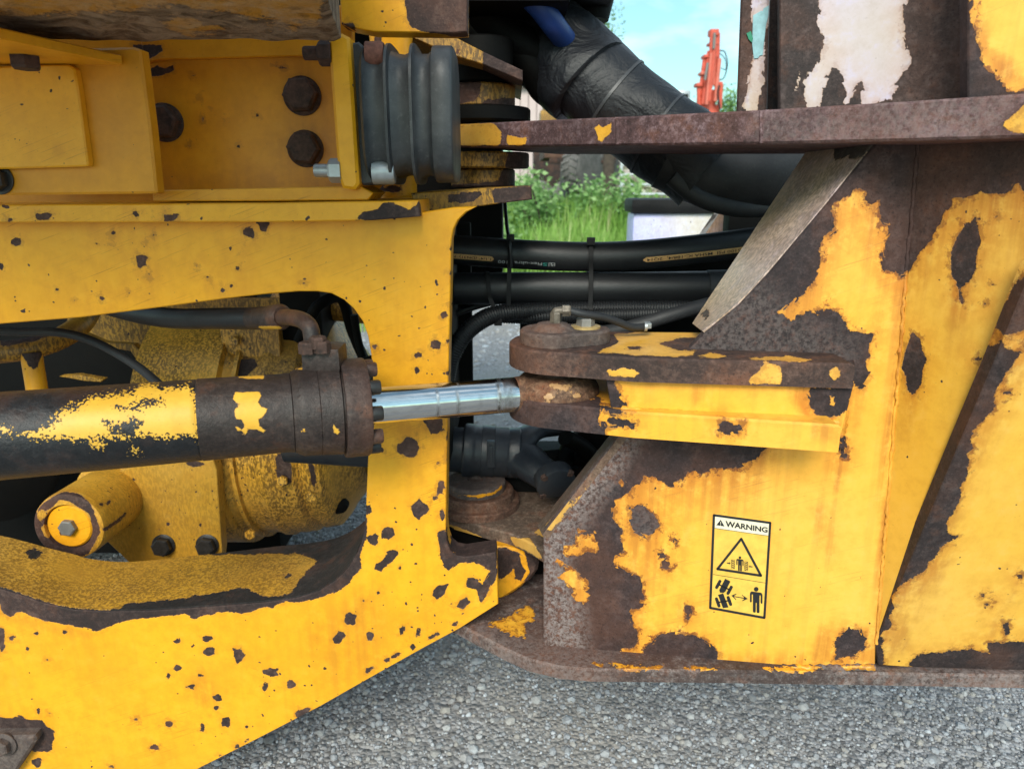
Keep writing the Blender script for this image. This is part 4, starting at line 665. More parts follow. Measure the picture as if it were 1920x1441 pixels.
# its lower edge is level: depth follows from the height
zbar = onZ and onY(1925, 256, .74)[2]
frp = np.array([onZ(x, y, zbar)[:2] for x, y in hb])
ybar = lambda px: np.interp(px, [858, 1160, 1430, 1700, 1925, 2150], [1.36, 1.17, 1.03, .915, .835, .77])
P_l = onY(858, 254, 1.36); P_r = onY(1925, 216, .80)
PBAR = plane3(onY(858, 276, 1.36), onY(1925, 258, .80), onY(858, 232, 1.36))
plate('upper_hinge_plate', PBAR, [(856, 233), (1000, 226), (1160, 219), (1430, 206), (1700, 190), (1925, 175), (2200, 155), (2200, 252), (1925, 258), (1700, 264), (1430, 270), (1160, 273), (1000, 275), (856, 276)], .30, M['bar'], RF, wear=-.06, bev=.003, es=.014, rows=10, pale=[(.45, 24, [(1420, 225), (1640, 205), (1640, 265), (1420, 268)]), (.5, 24, [(1640, 190), (1900, 180), (1860, 255), (1640, 262)])],
      ops=[('p', t('C', -40,795, 225,790, 280,850, 265,935, -40,940)), ('p', t('C', 315,870, 380,885, 445,880, 425,935, 300,935)), ('p', t('C', 860,820, 900,800, 930,820, 980,790, 985,850, 940,890, 910,925, 890,900, 885,860)), ('p', t('D', 1765,800, 1850,740, 1920,670, 2000,600, 2000,870, 1860,860, 1800,820))])
for px, q in ((1157, .0), (1427, 0)): 
    a_, b_ = PBAR.hit(px, 222 if px < 1200 else 208), PBAR.hit(px, 271 if px < 1200 else 268.5); mk('weld_seam', *sweep(resample(np.array([a_, b_]), .006, False) + PBAR.n * -.002, .0036, 8), M['bar'], RF, wear=-.06)
# ---- clevis plates for the rod eye
pc = np.array([E0[0] + .004, E0[1] + .006]); rc = .074
dirF = np.array([fb[0] - fa[0], fb[1] - fa[1]]); dirF /= np.linalg.norm(dirF); nF = np.array([dirF[1], -dirF[0]])
def clev(z, px0, px1, y0, y1, ext):
    """plan outline: round nose about the pin, straight front edge to where it meets the side plate"""
    p1 = onZ(px1, y1, z)[:2]; p0 = onZ(px0, y0, z)[:2]; d_ = (p1 - p0) / np.linalg.norm(p1 - p0); n_ = np.array([d_[1], -d_[0]])
    a0 = math.atan2(n_[1], n_[0]); arc = [pc + rc * np.array([math.cos(a0 - q), math.sin(a0 - q)]) for q in np.linspace(.12, math.pi - .2, 22)]
    return np.array([p1, p0] + arc + [arc[-1] + np.array([.5, -.02]), p1 + np.array([-.02, .30]), p1 + np.array([0, .14])])
top = clev(ZC, 1190, 1604, 671, 682, 0)
plate('clevis_plate', hplane(ZC), top, .033, M['clevis'], RF, world=True, es=.008, rows=5, step=.02, wear=-.06, bev=.003,
      ops=[('p', t('G', 960,900, 1060,850, 1085,830, 1060,790, 1200,775, 1400,735, 1440,710, 1560,725, 1640,780, 1640,850, 1560,885, 1530,915, 1350,925, 1200,912)), ('c', t('G', 1340,845, 1420,820, 1520,810, 1600,800, 1620,860, 1560,885, 1450,885)), ('c', t('G', 1145,865, 1200,858, 1230,870, 1210,885, 1150,880)), ('p', t('M', 380,95, 480,75, 580,100, 520,112, 400,108)), ('p', t('M', 735,110, 960,100, 1010,85, 1040,105, 1155,120, 1100,135, 740,125)),
           ('p', t('G', 1010,1000, 1060,1010, 1110,985, 1220,1010, 1180,1050, 1010,1040)), ('p', t('M', 735,285, 740,250, 850,150, 910,145, 970,190, 955,290)), ('p', t('M', 1270,210, 1310,160, 1360,210, 1320,270)), ('p', t('M', 130,240, 190,220, 190,250, 130,250)), ('p', t('M', 265,250, 275,210, 300,255))])
ZC2 = onY(1200, 772, fa[1] - .004)[2]
low = clev(ZC2, 1190, 1578, 772, 797, 0)
plate('clevis_plate', hplane(ZC2), low, .037, M['rear'], RF, world=True, es=.008, rows=5, step=.02, bev=.003,
      ops=[('c', t('K', 500,600, 1180,600, 1165,720, 1190,830, 1180,900, 500,900)), ('c', t('K', 1205,725, 1400,735, 1385,790, 1340,800, 1290,780, 1215,775)), ('c', t('M', 545,545, 685,545, 690,600, 630,620, 540,610)), ('c', t('K', 1180,640, 1400,700, 1180,700))],
      stain=[(.6, 8, t('M', 500,530, 760,545, 720,640, 480,640)), (.5, 10, t('M', 1150,500, 1360,560, 1360,720, 1150,640)), (.35, 6, t('M', 0,480, 1350,550, 1350,570, 0,500))])
# web between the clevis plates, set back from their edges
wf = [onZ(1131, 690, .9)[:2]]
PWb = vplane(1400, 750, 1.0, yawA); PWb.o = np.array([fa[0], fa[1], .85]) + np.array([-nF[0], -nF[1], 0]) * .012
plate('clevis_web', PWb, [(1135, 700), (1602, 716), (1578, 812), (1150, 790)], .03, M['rear'], RF, bev=.001,
      ops=[('c', t('K', 1150,440, 1270,490, 1290,530, 1310,590, 1350,630, 1360,680, 1400,700, 1150,700)), ('c', t('M', 1140,300, 1430,290, 1410,460, 1350,490, 1240,500, 1150,450)), ('p', t('M', 1285,370, 1310,375, 1305,430, 1285,425))],
      stain=[(.6, 10, t('M', 340,280, 460,280, 440,340, 400,420, 370,420)), (.7, 8, t('M', 1000,300, 1140,300, 1150,480, 1350,490, 1350,560, 1130,540, 1030,400)), (.4, 12, t('M', 480,430, 600,430, 600,500, 480,500)), (.35, 12, [(1190, 715), (1600, 720), (1600, 732), (1190, 728)])])
weld('weld_bead', [PWb.hit(1160, 706), PWb.hit(1400, 713), PWb.hit(1598, 719)], .005, M['clevis'], wear=-.06)
weld('weld_bead', [PWb.hit(1165, 768), PWb.hit(1400, 783), PWb.hit(1572, 793)], .005, M['rear'], stain=[(.5, 6, [(1160, 755), (1580, 780), (1580, 810), (1160, 785)])])
weld('weld_bead', [PA.hit(1592, 676), PA.hit(1586, 720), PA.hit(1578, 790), PA.hit(1576, 838)], .007, M['rear'], stain=[(1., 10, [(1560, 660), (1620, 660), (1610, 850), (1560, 850)])], ops=[('c', blob(1598, 690, 20, 30)), ('c', blob(1580, 835, 12, 12))])
# ---- tower above the bar
PT = vplane(1600, 120, .98, 12)
def tower_warp(V):
    q = (V - PT.o) @ PT.u; d = np.interp(q, [-1, .075, .11, .14, .16, .2, 1], [0, 0, .02, .045, .055, .06, .10]); return V + PT.n * d[:, None]
plate('tower_panel', PT, [(1462, -260), (2100, -260), (2100, 230), (1462, 230)], .02, M['beige'], RF, wear=-.06, warp=tower_warp, step=.015,
      ops=[('p', t('D', 590,-900, 1160,-900, 1160,0, 1145,100, 1140,200, 1165,280, 1175,350, 1195,400, 1150,470, 1130,520, 1080,570, 1070,640, 890,690, 885,600, 870,530, 830,580, 790,650, 775,665, 770,600, 745,500, 735,430, 710,415, 680,430, 640,520, 620,600, 605,690, 530,690, 510,610, 510,540, 560,440, 600,370, 620,280, 630,230, 605,210, 595,150)), ('p', t('D', 475,460, 490,490, 470,560, 455,570, 460,500))])
P4 = vplane(1880, 100, .86, 8)
plate('tower_cheek', P4, t('D', 1560,-900, 2300,-900, 2300,660, 1560,640), .02, M['rear'], RF, wear=-.06, ops=[('p', t('D', 1575,-900, 1580,120, 1610,200, 1600,260, 1640,320, 1640,390, 1700,440, 1740,460, 1770,540, 1760,575, 2400,540, 2400,-900))], stain=[(.8, 8, t('D', 1570,100, 1620,200, 1650,330, 1720,440, 1790,540, 1900,520, 1850,400, 1700,330, 1660,150))])
plate('tower_post', vplane(1415, 100, 1.06, 20), [(1398, -260), (1448, -260), (1437, 215), (1380, 215)], .05, M['beige'], RF, wear=-.06, bev=.003, ops=[('p', t('D', 165,-900, 310,-900, 290,80, 280,140, 250,180, 245,380, 240,500, 210,640, 200,720, 100,720, 130,600, 170,420, 180,300, 165,100))])
plate('post_channel', vplane(1450, 100, 1.13), [(1430, -260), (1478, -260), (1478, 225), (1430, 225)], .02, M['darkrust'], RF, wear=-.06)  # shadowed channel; its shade is put into the dark rust colour
stk = plate('sticker', Plane(vplane(1415, 100, 1.0585, 20).o, vplane(1415, 100, 1., 20).u, (0, 0, 1)), t('D', 178,100, 232,70, 240,75, 245,55, 280,35, 276,110, 262,160, 240,355, 220,360, 210,375, 183,378, 172,280), .0008, simple('faded_sticker', (.28, .50, .55), .5, 0, .3, 60), RF, bev=.0003); tag(stk, 'torn pale blue sticker')
stk = plate('sticker', Plane(vplane(1415, 100, 1.0575, 20).o, vplane(1415, 100, 1., 20).u, (0, 0, 1)), t('D', 135,215, 165,200, 178,250, 170,275, 150,255), .0008, simple('green_sticker', (.01, .22, .12), .5), RF, bev=.0003)
# lower hinge lugs of the rear frame
ZL = .548
lug = [(770, 962), (838, 968), (902, 986), (963, 1002), (1000, 1020), (1026, 1036)]
lp = np.array([onZ(x, y, ZL)[:2] for x, y in lug]); lpb = np.array([[.16, 1.06], [.2, 1.5], [-.25, 1.5]])
plate('hinge_lug', hplane(ZL), np.concatenate([lp, lpb]), .022, M['hingelug'], RF, world=True, es=.01, wear=-.06, rows=3, bev=.003, ops=[('p', t('L', 130,352, 260,385, 350,425, 350,450, 130,410)), ('p', t('L', 530,430, 600,440, 660,430, 720,520, 740,570, 700,560, 560,480)), ('p', t('L', 680,400, 760,360, 760,440)), ('p', t('L', 200,255, 300,260, 420,245, 460,280, 380,305, 230,300))])
mk('lug_wall', *bevelbox((-.02, 1.34, .42), (.3, 1.5, .60), .005), M['dark'], RF)
HP = thing('hinge_pin', 'rusty round hinge pin cap with dark centre hole under the drive shaft', 'hinge pin', tuple(onY(895, 930, 1.30)))
hc = onY(893, 912, 1.285); hc[2] = ZL
mk('boss', *lathe(dens([(0, .084), (.012, .084), (.014, .082), (.0145, .073), (.030, .072), (.033, .069)], .004), hc, (0, 0, 1), 64), M['rust'], HP, wear=-.06)
mk('cap', *lathe(dens([(.033, .056), (.047, .057), (.050, .056), (.052, .053), (.0535, .018), (.052, .016), (.046, .0155), (.046, .0)], .004), hc, (0, 0, 1), 64, caps=False), M['pinlid'], HP, wear=-.06, ops=[('p', t('L', 150,120, 200,160, 330,165, 440,140, 480,100, 490,120, 430,160, 330,182, 200,170))])
# upper hinge stack
HS = thing('hinge_stack', 'stack of oily black and yellow hinge discs behind the bump stop', 'hinge', tuple(onY(910, 375, 1.45)))
hx = onY(905, 250, 1.45); 
def disc(y0, y1, pxr, mat, name, **k):
    z1, z0_ = onY(905, y0, 1.38)[2], onY(905, y1, 1.38)[2]; r = (pxr - 905) * 1.46 / F; q = lathe(dens([(0, r - .003), (.003, r), (z1 - z0_ - .003, r), (z1 - z0_, r - .003)], .01), (hx[0], hx[1], z0_), (0, 0, 1), 64); return mk(name, *q, M[mat], HS, **k)
disc(60, 150, 958, 'dark', 'boss'); disc(152, 196, 962, 'dirty', 'spacer', ops=[('c', t('C', -50,500, 130,500, 150,560, 120,640, -50,690)), ('c', t('C', 150,640, 400,630, 400,700, 150,700))]); disc(197, 226, 989, 'dark', 'thrust_washer'); disc(284, 315, 987, 'dirty', 'thrust_washer', ops=[('c', t('C', 310,960, 470,960, 470,1090, 300,1090)), ('c', t('C', 73,980, 78,980, 78,1080, 73,1080))]); disc(316, 351, 962, 'dirty', 'spacer', ops=[('c', t('C', 290,1080, 400,1080, 400,1230, 250,1210, -100,1215, -100,1190, 250,1170))])
# ================================================================== warning decal
DC = thing('warning_decal', 'WARNING decal with crush pictograms on the yellow rear frame plate', 'decal', tuple(PA.hit(1390, 1150)))
def dpl(d): return Plane(PA.o + PA.n * d, PA.u, PA.v)
def q(*xy): return t('Q', *xy)
def prints(name, polys, d, mat, label=None):
    ms = []
    for p in polys:
        pl = dpl(d); uv = pl.uv(p); uv = uv if area(uv) > 0 else uv[::-1]; ov, of = cdt([uv], []); ms.append((pl.pt(ov), [tuple(f) for f in of]))
    return mk(name, *joinm(*ms), M[mat], DC, smooth=False)
rnd = lambda *xy: spline(np.array(q(*xy)), 4, True)
plate('decal_sheet', dpl(.0008), q(232,140, 255,137, 855,220, 876,228, 880,250, 815,1300, 808,1318, 790,1322, 190,1208, 176,1196, 176,1180, 217,165), .0006, M['decal'], DC, bev=.0002)
def strip(a, b, w):
    a, b = np.array(a, float), np.array(b, float); d_ = (b - a) / np.linalg.norm(b - a); n_ = np.array([-d_[1], d_[0]]) * w / 2; return [tuple(x) for x in T(*CR['Q'], [a + n_, b + n_, b - n_, a - n_])]
cs = [(232, 152), (866, 238), (800, 1306), (190, 1194)]
prints('border', [strip(cs[i], cs[(i + 1) % 4], 27) for i in range(4)] + [blob(*T(*CR['Q'], [c_])[0], 2.2, 2.2, 0, 12, 0.) for c_ in cs], .0011, 'black')
prints('heading_panel', [q(246,166, 852,250, 844,382, 242,296)], .0010, 'printwhite')
prints('rule', [strip((242, 298), (845, 384), 5)], .0012, 'black'); prints('rule', [strip((222, 817), (810, 914), 5)], .0012, 'black')
tri = [(540, 418), (272, 757), (762, 832)]
prints('triangle', [strip(tri[i], tri[(i + 1) % 3], 27) for i in range(3)] + [blob(*T(*CR['Q'], [c_])[0], 2.2, 2.2, 0, 12, 0.) for c_ in tri], .0013, 'black')
def man(cx, cy, s_, sk=.13):
    f = lambda x, y: (cx + x * s_, cy + y * s_ + x * s_ * sk)
    P = lambda *xy: q(*[c for i in range(0, len(xy), 2) for c in f(xy[i], xy[i + 1])])
    return [blob(*q(*f(0, -128))[0], .0 + 27 * s_ / 6.005, None, 0, 14, 0.), P(-55,-96, 55,-96, 68,-86, 72,-70, 72,22, 66,30, 56,30, 51,22, 51,-62, 38,-62, 38,130, 32,142, 10,142, 5,132, 5,28, -5,28, -5,132, -10,142, -32,142, -38,130, -38,-62, -51,-62, -51,22, -56,30, -66,30, -72,22, -72,-70, -66,-86)]
arrow1 = [q(377,683, 404,687, 402,677, 421,692, 400,708, 402,698, 377,694)]; arrow2 = [q(667,728, 640,725, 642,714, 624,728, 640,743, 640,735, 665,739)]
def hatch(x0, y0, x1, y1, fl):
    out = [strip((x0, y0), (x0, y1), 4), strip((x1, y0 + 5), (x1, y1 + 5), 4), strip((x0, y0), (x1, y0 + 5), 4), strip((x0, y1), (x1, y1 + 5), 4)]
    for k in range(4): yy = y0 + 8 + k * (y1 - y0) / 4.2; out.append(strip((x0, yy + (0 if fl else 20)), (x1, yy + (20 if fl else 0)), 9))
    return out
def rrect(cx, cy, w, h_, a):
    a = R(a); pts = []
    for sx, sy in ((1, 1), (-1, 1), (-1, -1), (1, -1)):
        for dd in ((0, 0),): x, y = sx * w / 2, sy * h_ / 2; pts.append((cx + x * math.cos(a) - y * math.sin(a), cy + x * math.sin(a) + y * math.cos(a)))
    return T(*CR['Q'], pts)
tl = [q(358,866, 418,896, 362,1010, 340,1026, 300,1022, 292,994), q(278,1048, 336,1030, 396,1188, 334,1198)]
def pill(cx, cy, w, h_, a): 
    a = R(a); out = []
    for k in range(16):
        th = k / 16 * 2 * math.pi; x = math.copysign(abs(math.cos(th)) ** .6, math.cos(th)) * w / 2; y = math.copysign(abs(math.sin(th)) ** .35, math.sin(th)) * h_ / 2; out.append((cx + x * math.cos(a) - y * math.sin(a), cy + x * math.sin(a) + y * math.cos(a)))
    return T(*CR['Q'], out)
tl += [pill(281, 930, 36, 112, 28), pill(409, 996, 36, 112, 28), pill(275, 1132, 36, 118, -20), pill(406, 1116, 36, 116, -20), strip((285, 930), (410, 992), 16), strip((275, 1134), (405, 1112), 16)]
dbl = [q(428,1055, 482,1034, 486,1042, 462,1056, 462,1062, 568,1080, 570,1070, 548,1056, 548,1046, 614,1092, 552,1118, 552,1108, 572,1096, 566,1090, 460,1070, 466,1080, 482,1094, 480,1106)]
for nm, pp in (('person_pictogram', man(525, 700, .56)), ('person_pictogram', man(708, 1110, .98)), ('arrow', arrow1), ('arrow', arrow2), ('hatched_block', hatch(430, 652, 464, 748, True)), ('hatched_block', hatch(578, 674, 614, 772, False)), ('vehicle_pictogram', tl), ('double_arrow', dbl), ('alert_triangle', [q(308,203, 352,279, 258,264)])): prints(nm, pp, .0012, 'black')
prints('mark', [q(303,226, 311,227, 309,256, 305,256), q(304,262, 310,263, 309,270, 304,269)], .00145, 'printwhite')
def textmesh(txt, size=1., bold=.0, n=4):
    cu = bpy.data.curves.new('txt', 'FONT'); cu.body = txt; cu.size = size; cu.offset = bold; cu.resolution_u = n; ob = bpy.data.objects.new('txt', cu); COL.objects.link(ob)
    bpy.context.view_layer.update(); me = ob.evaluated_get(bpy.context.evaluated_depsgraph_get()).to_mesh(); bm = bmesh.new(); bm.from_mesh(me); bmesh.ops.triangulate(bm, faces=bm.faces)
    for _ in range(1): bmesh.ops.subdivide_edges(bm, edges=[e for e in bm.edges if e.calc_length() > .25 * size], cuts=2); bmesh.ops.triangulate(bm, faces=bm.faces)
    bm.verts.index_update(); V = np.array([v.co[:2] for v in bm.verts]); Fc = [tuple(v.index for v in f.verts) for f in bm.faces]; bm.free(); ob.to_mesh_clear(); bpy.data.objects.remove(ob); bpy.data.curves.remove(cu); return V, Fc
V, Fc = textmesh('WARNING', 1., .034); lo_, hi_ = V.min(0), V.max(0); uv = (V - lo_) / (hi_ - lo_)
pl = dpl(.0013); c4 = pl.uv(q(360,282, 836,350, 838,290, 362,214)); 
P_ = (c4[0][None] * (1 - uv[:, :1]) + c4[1][None] * uv[:, :1]) * (1 - uv[:, 1:]) + (c4[3][None] * (1 - uv[:, :1]) + c4[2][None] * uv[:, :1]) * uv[:, 1:]
mk('lettering', pl.pt(P_), Fc, M['black'], DC, smooth=False)
# ================================================================== steering pin, its lid and the grease line
SP = thing('steering_pin', 'grey-brown lozenge pin lid with bolt on top of the steering clevis', 'pin lid', (E0[0], E0[1], ZC))
a_, b_ = onZ(1036, 641, ZC)[:2], onZ(1100, 639, ZC)[:2]; r1, r2 = .048, .034; ax_ = (b_ - a_) / np.linalg.norm(b_ - a_); th0 = math.atan2(ax_[1], ax_[0])
lid = [a_ + r1 * np.array([math.cos(th0 + w_), math.sin(th0 + w_)]) for w_ in np.linspace(math.pi * .5, math.pi * 1.5, 20)] + [b_ + r2 * np.array([math.cos(th0 + w_), math.sin(th0 + w_)]) for w_ in np.linspace(-math.pi * .5, math.pi * .5, 16)]
plate('lid', hplane(ZC + .0195), np.array(lid), .019, M['pinlid'], SP, world=True, es=.006, wear=-.06, bev=.003, step=.012)
mk('lid_boss', *lathe([(0, .032), (.004, .027), (.008, .022), (.0095, .012)], (a_[0], a_[1], ZC + .0195), (0, 0, 1), 40), M['pinlid'], SP, wear=-.06)
bolt((b_[0] - .002, b_[1] + .003, ZC + .0196), (0, 0, 1), .0135, .012, M['steel'], SP, washer=.022, wmat=M['brass'])
mk('pin', *lathe([(0, .03), (.10, .03)], (E0[0], E0[1], ZC - .105), (0, 0, 1), 40), M['darkrust'], SP, wear=-.06)
GL = thing('grease_line', 'thin grey grease hose with brass elbow on the pin lid', 'grease hose', (a_[0], a_[1], ZC + .03))
g0 = np.array([a_[0] + .004, a_[1], ZC + .028]); gs = F / 1.03
mk('nut', *hexm(g0, (0, 0, 1), .0085, .017, .2), M['fitting'], GL, smooth=False)
g1 = onY(1040, 586, a_[1]); mk('elbow', *sweep(spline([g0 + (0, 0, .012), np.array([g0[0], g0[1], g1[2] - .006]), g1 + (0.001, 0, .001), g1 + (.008, 0, .003), g1 + (.014, 0, .003)], 6), .0058, 18), M['fitting'], GL)
mk('collar', *hexm(g1 + (.011, 0, .003), (1, 0, .0), .0088, .012, .5), M['fitting'], GL, smooth=False)
mk('hose', *sweep(spline([g1 + (.02, 0, .003), onY(1095, 589, a_[1]), onY(1130, 594, a_[1] + .01), onY(1160, 604, a_[1] + .02), onY(1185, 613, a_[1] + .03), onY(1210, 613, a_[1] + .04)], 8), .0056, 18), M['rubber2'], GL)
mk('clip', *joinm(bevelbox(tuple(onY(1210, 616, a_[1] + .035)), tuple(onY(1222, 606, a_[1] + .035) + np.array([0, .015, 0])), .001), lathe([(0, .007), (.004, .007)], onY(1208, 612, a_[1] + .034), (1, 0, 0), 20)), M['galv'], GL)
# ================================================================== drive shaft under the joint
DS = thing('drive_shaft', 'black drive shaft with clamp sleeve and universal joint below the clevis', 'drive shaft', tuple(onY(900, 890, 1.32)))
s0, s1 = onY(780, 838, 1.32), onY(985, 850, 1.32); ds_ = (s1 - s0) / np.linalg.norm(s1 - s0)
def st(px): lo_ = (px - 780) / 205 * np.linalg.norm(s1 - s0); return lo_
mk('tube', *lathe(dens([(-.25, .044), (st(872), .044)], .02), s0, ds_, 48), M['shaft'], DS)
mk('sleeve', *lathe([(st(868), .044), (st(869), .050), (st(872), .0525), (st(885), .0525), (st(890), .0505), (st(894), .049), (st(950), .049), (st(953), .0475), (st(957), .049), (st(972), .049), (st(975), .046)], s0, ds_, 56), M['shaft'], DS)
mk('clamp_band', *lathe([(st(903), .0497), (st(903.5), .0508), (st(927), .0508), (st(927.5), .0497)], s0, ds_, 56), M['shaft'], DS)
cb = onY(921, 846, 1.2685); mk('clamp_latch', *joinm(bevelbox((cb[0] - .008, cb[1] - .007, cb[2] - .03), (cb[0] + .007, cb[1] + .004, cb[2] + .022), .002), bevelbox((cb[0] - .003, cb[1] - .011, cb[2] - .02), (cb[0] + .003, cb[1], cb[2] + .015), .001)), M['shaft'], DS)
# yoke: two arms sweeping from the sleeve round to the bearing caps
yk = spline([onY(960, 848, 1.32), onY(985, 862, 1.30), onY(1008, 880, 1.27), onY(1040, 900, 1.25)], 6); V1 = sweep(yk, np.interp(np.linspace(0, 1, len(yk)), [0, .3, .7, 1], [.048, .044, .036, .034]), 28, True, .8)
yk2 = spline([onY(962, 840, 1.32), onY(985, 818, 1.34), onY(1010, 806, 1.38), onY(1050, 802, 1.42)], 6); V2 = sweep(yk2, np.interp(np.linspace(0, 1, len(yk2)), [0, .4, 1], [.046, .03, .026]), 24, True, .6)
mk('yoke', *joinm(V1, V2), M['shaft'], DS, ang=60)
cn = np.array([.25, -.86, -.42]); cc = onY(1042, 905, 1.205)
cap = mk('bearing_cap', *lathe([(-.02, .036), (.0, .037), (.004, .036), (.006, .033), (.006, .0)], cc, cn, 44, caps=False), M['shaft'], DS)
cu_ = np.cross(cn, (0, 0, 1)); cu_ /= np.linalg.norm(cu_); cv_ = np.cross(cu_, cn)
for k in range(4): a = k * math.pi / 2 + .7; bolt(cc + .034 * (math.cos(a) * cu_ + math.sin(a) * cv_), cn, .007, .007, M['boltrust'], cap, rot=k)
mk('cross', *joinm(lathe([(0, .018), (.13, .018)], onY(1045, 900, 1.25), onY(1075, 815, 1.42) - onY(1045, 900, 1.25), 24), lathe([(0, .019), (.11, .019)], onY(1020, 862, 1.33), (1, .25, 0), 24)), M['dark'], DS)
mk('flange_yoke', *joinm(bevelbox(tuple(onY(1082, 905, 1.34)), tuple(onY(1200, 790, 1.34) + np.array([0, .12, 0])), .012), sweep(spline([onY(1125, 880, 1.34), onY(1095, 840, 1.3), onY(1060, 820, 1.28)], 6), .022, 20, True, .7)), M['dark'], DS)
# ================================================================== hoses across the gap
def hose(name, pts, Ys, r, mat, label, cat='hydraulic hose', n=10, segs=28):
    P = spline([onY(x, y, Y) for (x, y), Y in zip(pts, Ys)], n); o = mk(name, *sweep(P, r, segs), M[mat], None, origin=tuple(P[0])); tag(o, label, cat); return o, P
h1, HP1 = hose('printed_hose', [(780, 462), (850, 468), (960, 476), (1080, 481), (1180, 479), (1300, 468), (1430, 452), (1540, 436)], [1.42] * 8, .0285, 'rubber', 'upper black hydraulic hose with printed tan lettering bands across the gap')
h2, HP2 = hose('plain_hose', [(770, 541), (850, 541), (1000, 540), (1180, 540), (1330, 538)], [1.42] * 5, .0315, 'rubber', 'thick plain black hose below the printed hose')
mk('hose_cuff', *sweep([onY(1322, 538, 1.42), onY(1325, 538, 1.42), onY(1420, 536, 1.42)], [.030, .033, .033], 28), M['rubber2'], h2)
def ribbed(P, r, pitch, depth):
    P = resample(P, pitch / 4, False); k = np.arange(len(P)); return P, r + depth * np.where((k % 4) < 2, 1, -1)
def conduit(pts, Ys, r, label):
    P = spline([onY(x, y, Y) for (x, y), Y in zip(pts, Ys)], 10); Q, rr = ribbed(P, r, .0052, .0010); o = mk('corrugated_conduit', *sweep(Q, rr, 20), M['rubber'], None, ang=80, origin=tuple(P[0])); tag(o, label, 'conduit', 'corrugated conduits'); return o
conduit([(835, 720), (845, 672), (868, 630), (900, 602), (935, 588), (1000, 582), (1120, 580), (1250, 578), (1340, 574)], [1.33, 1.33, 1.34, 1.36, 1.38, 1.40, 1.40, 1.40, 1.42], .0165, 'wide corrugated black conduit bending down behind the frame leg')
conduit([(930, 592), (1000, 594), (1080, 592), (1180, 590), (1260, 585), (1330, 580)], [1.42, 1.40, 1.385, 1.385, 1.4, 1.42], .0135, 'thin corrugated black conduit under the thick plain hose')
hose('rubber_hose', [(1090, 628), (1150, 620), (1200, 608), (1260, 590), (1330, 570), (1400, 556)], [1.30, 1.28, 1.27, 1.27, 1.29, 1.33], .0125, 'rubber2', 'short bare grey-black hose rising right behind the grease line')
hose('rubber_hose', [(846, 592), (880, 578), (930, 565), (980, 560)], [1.45, 1.45, 1.46, 1.47], .007, 'rubber', 'thin black cable slanting behind the frame leg', 'cable')
mk_c, _ = hose('hanging_cable', [(946, 330), (947, 380), (950, 420), (955, 455), (958, 500)], [1.5, 1.46, 1.43, 1.385, 1.385], .0035, 'rubber', 'thin black wire hanging down to the printed hose', 'wire')
def tie(pxs, label, head, w=.0085):
    T_ = thing('cable_tie', label, 'cable tie', tuple(onY(*pxs[-1])), 'cable ties on the hose bundle')
    P = spline([onY(*p) for p in pxs], 6); Tn = np.gradient(P, axis=0); Tn /= np.linalg.norm(Tn, axis=1)[:, None]; sx = np.tile([1., 0, 0], (len(P), 1)); sx -= Tn * (sx * Tn).sum(1)[:, None]; sx /= np.linalg.norm(sx, axis=1)[:, None]; nrm = np.cross(Tn, sx); V, Fc = [], []
    for p, s__, n__ in zip(P, sx, nrm): V += [p + s__ * w / 2 - n__ * .0009, p - s__ * w / 2 - n__ * .0009, p - s__ * w / 2 + n__ * .0009, p + s__ * w / 2 + n__ * .0009]
    for i in range(len(P) - 1):
        for k in range(4): a = i * 4; Fc.append((a + k, a + (k + 1) % 4, a + 4 + (k + 1) % 4, a + 4 + k))
    Fc += [(0, 1, 2, 3), tuple(len(V) - 4 + k for k in (3, 2, 1, 0))]; mk('strap', V, Fc, M['plasticblack'], T_, smooth=False)
    hp = onY(*head); mk('head', *bevelbox(tuple(hp - np.array([.0075, .006, .007])), tuple(hp + np.array([.0075, .006, .007])), .0015), M['plasticblack'], T_)
tie([(957, 440, 1.46), (957, 441, 1.42), (956, 449, 1.396), (956, 476, 1.384), (955, 505, 1.388), (954, 541, 1.383), (954, 580, 1.383), (955, 600, 1.388)], 'cable tie nearest the yellow leg whose tall strap spans both hoses', (957, 446, 1.392))
tie([(1108, 452, 1.46), (1108, 453, 1.42), (1108, 458, 1.396), (1108, 481, 1.384), (1108, 508, 1.388), (1108, 541, 1.383), (1107, 575, 1.378), (1110, 584, 1.372)], 'cable tie right of the gap centre spanning both hoses', (1108, 452, 1.392))
tie([(914, 511, 1.44), (914, 512, 1.40), (916, 540, 1.382), (920, 562, 1.38), (930, 585, 1.37), (936, 600, 1.375), (937, 606, 1.40)], 'lower cable tie clipping the corrugated conduit where it bends', (934, 603, 1.372))
